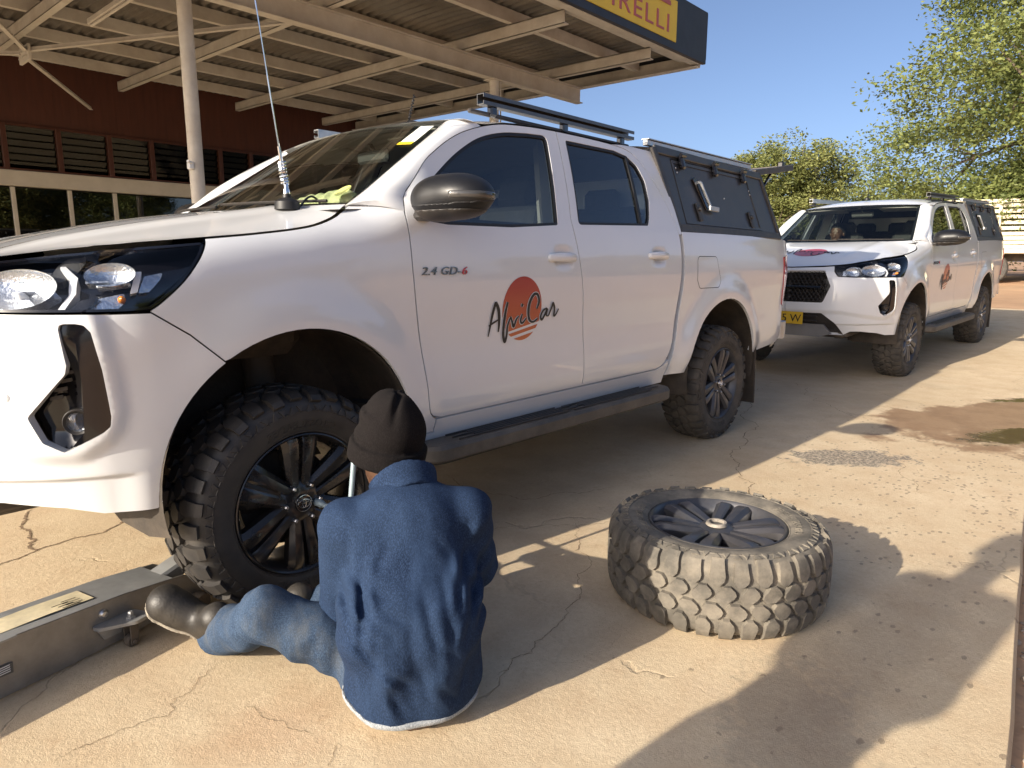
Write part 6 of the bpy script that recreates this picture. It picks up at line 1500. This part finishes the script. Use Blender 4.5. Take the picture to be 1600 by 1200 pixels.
# ------------------------------------------------------------------ trees
def leaf_mat(name, a, b_):
    m = bpy.data.materials.new(name); m.use_nodes = True; nt = m.node_tree; N = nt.nodes; L = nt.links; b = N['Principled BSDF']; out = N['Material Output']
    g = N.new('ShaderNodeNewGeometry'); tc = N.new('ShaderNodeTexCoord'); n = N.new('ShaderNodeTexNoise'); n.inputs['Scale'].default_value = .9; n.inputs['Detail'].default_value = 4; L.new(tc.outputs['Object'], n.inputs['Vector'])
    ad = N.new('ShaderNodeMath'); ad.operation = 'MULTIPLY_ADD'; ad.inputs[1].default_value = .45; L.new(g.outputs['Random Per Island'], ad.inputs[0]); L.new(n.outputs['Fac'], ad.inputs[2])
    cr = N.new('ShaderNodeValToRGB'); e = cr.color_ramp.elements; e[0].position = .42; e[1].position = .98; e[0].color = (*a, 1); e[1].color = (*b_, 1); L.new(ad.outputs[0], cr.inputs[0])
    L.new(cr.outputs[0], b.inputs['Base Color']); setin(b, Roughness=.55, Specular_IOR_Level=.3)
    t = N.new('ShaderNodeBsdfTranslucent'); L.new(cr.outputs[0], t.inputs[0]); x = N.new('ShaderNodeMixShader'); x.inputs[0].default_value = .30; L.new(b.outputs[0], x.inputs[1]); L.new(t.outputs[0], x.inputs[2]); L.new(x.outputs[0], out.inputs[0])
    return m
M_leaf = leaf_mat('leaf_olive', (.070,.100,.028), (.255,.285,.090)); M_leaf2 = leaf_mat('leaf_dry', (.09,.112,.032), (.285,.30,.105))
M_bark = mat('bark', (.12,.09,.065), .95, var=.3, vscale=6, bump=.8, bscale=30, bdist=.03)
def make_tree(name, h, rad, n_cl, n_lf, leaf, seed, m, base=.25, flat=.7, clump=.75, lean=(0,0)):
    r = np.random.default_rng(seed); root = empty(name)
    # crown volume from lobes
    lobes = [(np.array([lean[0]*.6, lean[1]*.6, h*.68]), np.array([rad*.62, rad*.62, h*.30]))]
    for k in range(13):
        a = k*2.4+r.random(); q = rad*(.30+.52*r.random()); z = h*(base+.10+(.74-base)*(k+r.random())/13); lobes.append((np.array([q*math.cos(a)+lean[0], q*math.sin(a)+lean[1], z]), np.array([rad*.42, rad*.42, h*.15*flat+.25])*(.75+.5*r.random())))
    cen = []
    while len(cen) < n_cl:
        c, s = lobes[r.integers(0, len(lobes))]; d = r.normal(size=3); d /= np.linalg.norm(d); p = c+s*d*(.55+.45*r.random()**.5)
        if p[2] > h*base*.8: cen.append(p)
    cen = np.array(cen)
    tb = MB(); tk = [np.array([0,0,-.3])]; 
    for k in range(1, 7): tk.append(np.array([lean[0]*k/12+.10*r.normal()*h/10, lean[1]*k/12+.10*r.normal()*h/10, h*.62*k/6]))
    tb.tube(tk, np.linspace(.034*h, .012*h, 7), 10)
    for c, s in lobes[1:]:
        k = r.integers(1, 5); a = tk[k]; mid_ = (a+c)/2+r.normal(size=3)*.06*h*np.array([1,1,.5])-[0,0,.03*h]; tb.tube([a, mid_, c, c+(c-mid_)*.35], [.011*h,.007*h,.004*h,.002*h], 7)
        near = np.argsort(np.linalg.norm(cen-c, axis=1))[:7]
        for i in near: q = (c+cen[i])/2+r.normal(size=3)*.15; tb.tube([mid_*.3+c*.7, q, cen[i]], [.0032*h,.002*h,.0008*h], 5)
    tb.build('trunk', M_bark, root, 60)
    N_ = n_cl*n_lf; ci = np.repeat(np.arange(n_cl), n_lf); cs = clump*(.6+.8*r.random(n_cl))
    dd = r.normal(size=(N_,3)); dd *= (r.random((N_,1))**.45)/np.linalg.norm(dd, axis=1, keepdims=True); P0 = cen[ci]+dd*cs[ci][:,None]*np.array([1.15,1.15,.62])
    t = r.normal(size=(N_,3))*[1,1,.55]+(dd*[1,1,.2])*1.2; t /= np.linalg.norm(t, axis=1, keepdims=True); w = np.cross(t, r.normal(size=(N_,3))); w /= np.linalg.norm(w, axis=1, keepdims=True)
    s = leaf*(.6+.8*r.random((N_,1)))
    V = np.stack([P0-t*s*.5, P0+w*s*.26+t*s*.05, P0+t*s*.5, P0-w*s*.26+t*s*.05], 1).reshape(-1,3)
    me = bpy.data.meshes.new('crown'); me.vertices.add(len(V)); me.vertices.foreach_set('co', V.ravel()); me.loops.add(4*N_); me.loops.foreach_set('vertex_index', np.arange(4*N_, dtype=np.int32)); me.polygons.add(N_); me.polygons.foreach_set('loop_start', np.arange(0, 4*N_, 4, dtype=np.int32)); me.polygons.foreach_set('loop_total', np.full(N_, 4, dtype=np.int32)); me.update(calc_edges=True); me.materials.append(m)
    o = bpy.data.objects.new('crown', me); COL.objects.link(o); o.parent = root
    return root
def place(t, x, y, z, rz=0, s=1.): t.location = (x, y, z); t.rotation_euler = (0,0,rz); t.scale = (s,s,s); return t
t1 = make_tree('shade_tree', 13.5, 7.4, 1050, 200, .145, 5, M_leaf, base=.03, clump=1.0); place(t1, 31.5,-1.9,.5)
tag(t1, 'big spreading olive-green tree rising at the right edge behind the truck', 'tree', 'trees beyond the yard')
t2 = make_tree('shade_tree', 7.8, 4.4, 480, 150, .16, 21, M_leaf2, base=.04, clump=.7); place(t2, 40.5,14.2,.4)
tag(t2, 'rounded mid-size tree above the bonnet of the rear pickup', 'tree', 'trees beyond the yard')
t3 = make_tree('shade_tree', 6.6, 5.0, 340, 120, .22, 15, M_leaf2, base=.04, clump=.9); place(t3, 58,16.5,.4)
tag(t3, 'hazy far tree low on the skyline between two nearer trees', 'tree', 'trees beyond the yard')
t4 = copy_tree(t3); place(t4, 52,9.5,.4,2.1,.88); tag(t4, 'low far tree just left of the big spreading tree', 'tree', 'trees beyond the yard')
t5 = copy_tree(t2); place(t5, 47,21.0,.4,1.0,.8); tag(t5, 'tree partly hidden behind the front pickup bed canopy', 'tree', 'trees beyond the yard')
t6 = copy_tree(t3); place(t6, 44,9.0,.4,4.0,.55); tag(t6, 'bushy growth behind the rear pickup roof', 'tree', 'trees beyond the yard')
t7 = copy_tree(t1); place(t7, 40,-4.5,.5,2.0,.95); tag(t7, 'tree behind the cattle truck cab at the far right', 'tree', 'trees beyond the yard')
for i, (x, y, s, rz, src, lb) in enumerate(((32,-26,.75,.5,t2,'tree across the road, reflected low in the rear door window'),(43,-27,.85,1.9,t2,'tree across the road, reflected at the right of the rear window'),(7,-24,1.15,2.9,t2,'tree across the road mirrored in the workshop windows'),(14,-27,.75,.3,t1,'tall tree across the road mirrored in the workshop panes'),(54,-31,1.0,4.,t3,'tree far along the road on the camera side'),(2,-34,.9,1.2,t1,'tall tree furthest across the road'))):
    t = copy_tree(src); place(t, x, y, -.06, rz, s); tag(t, lb, 'tree', 'trees across the road')
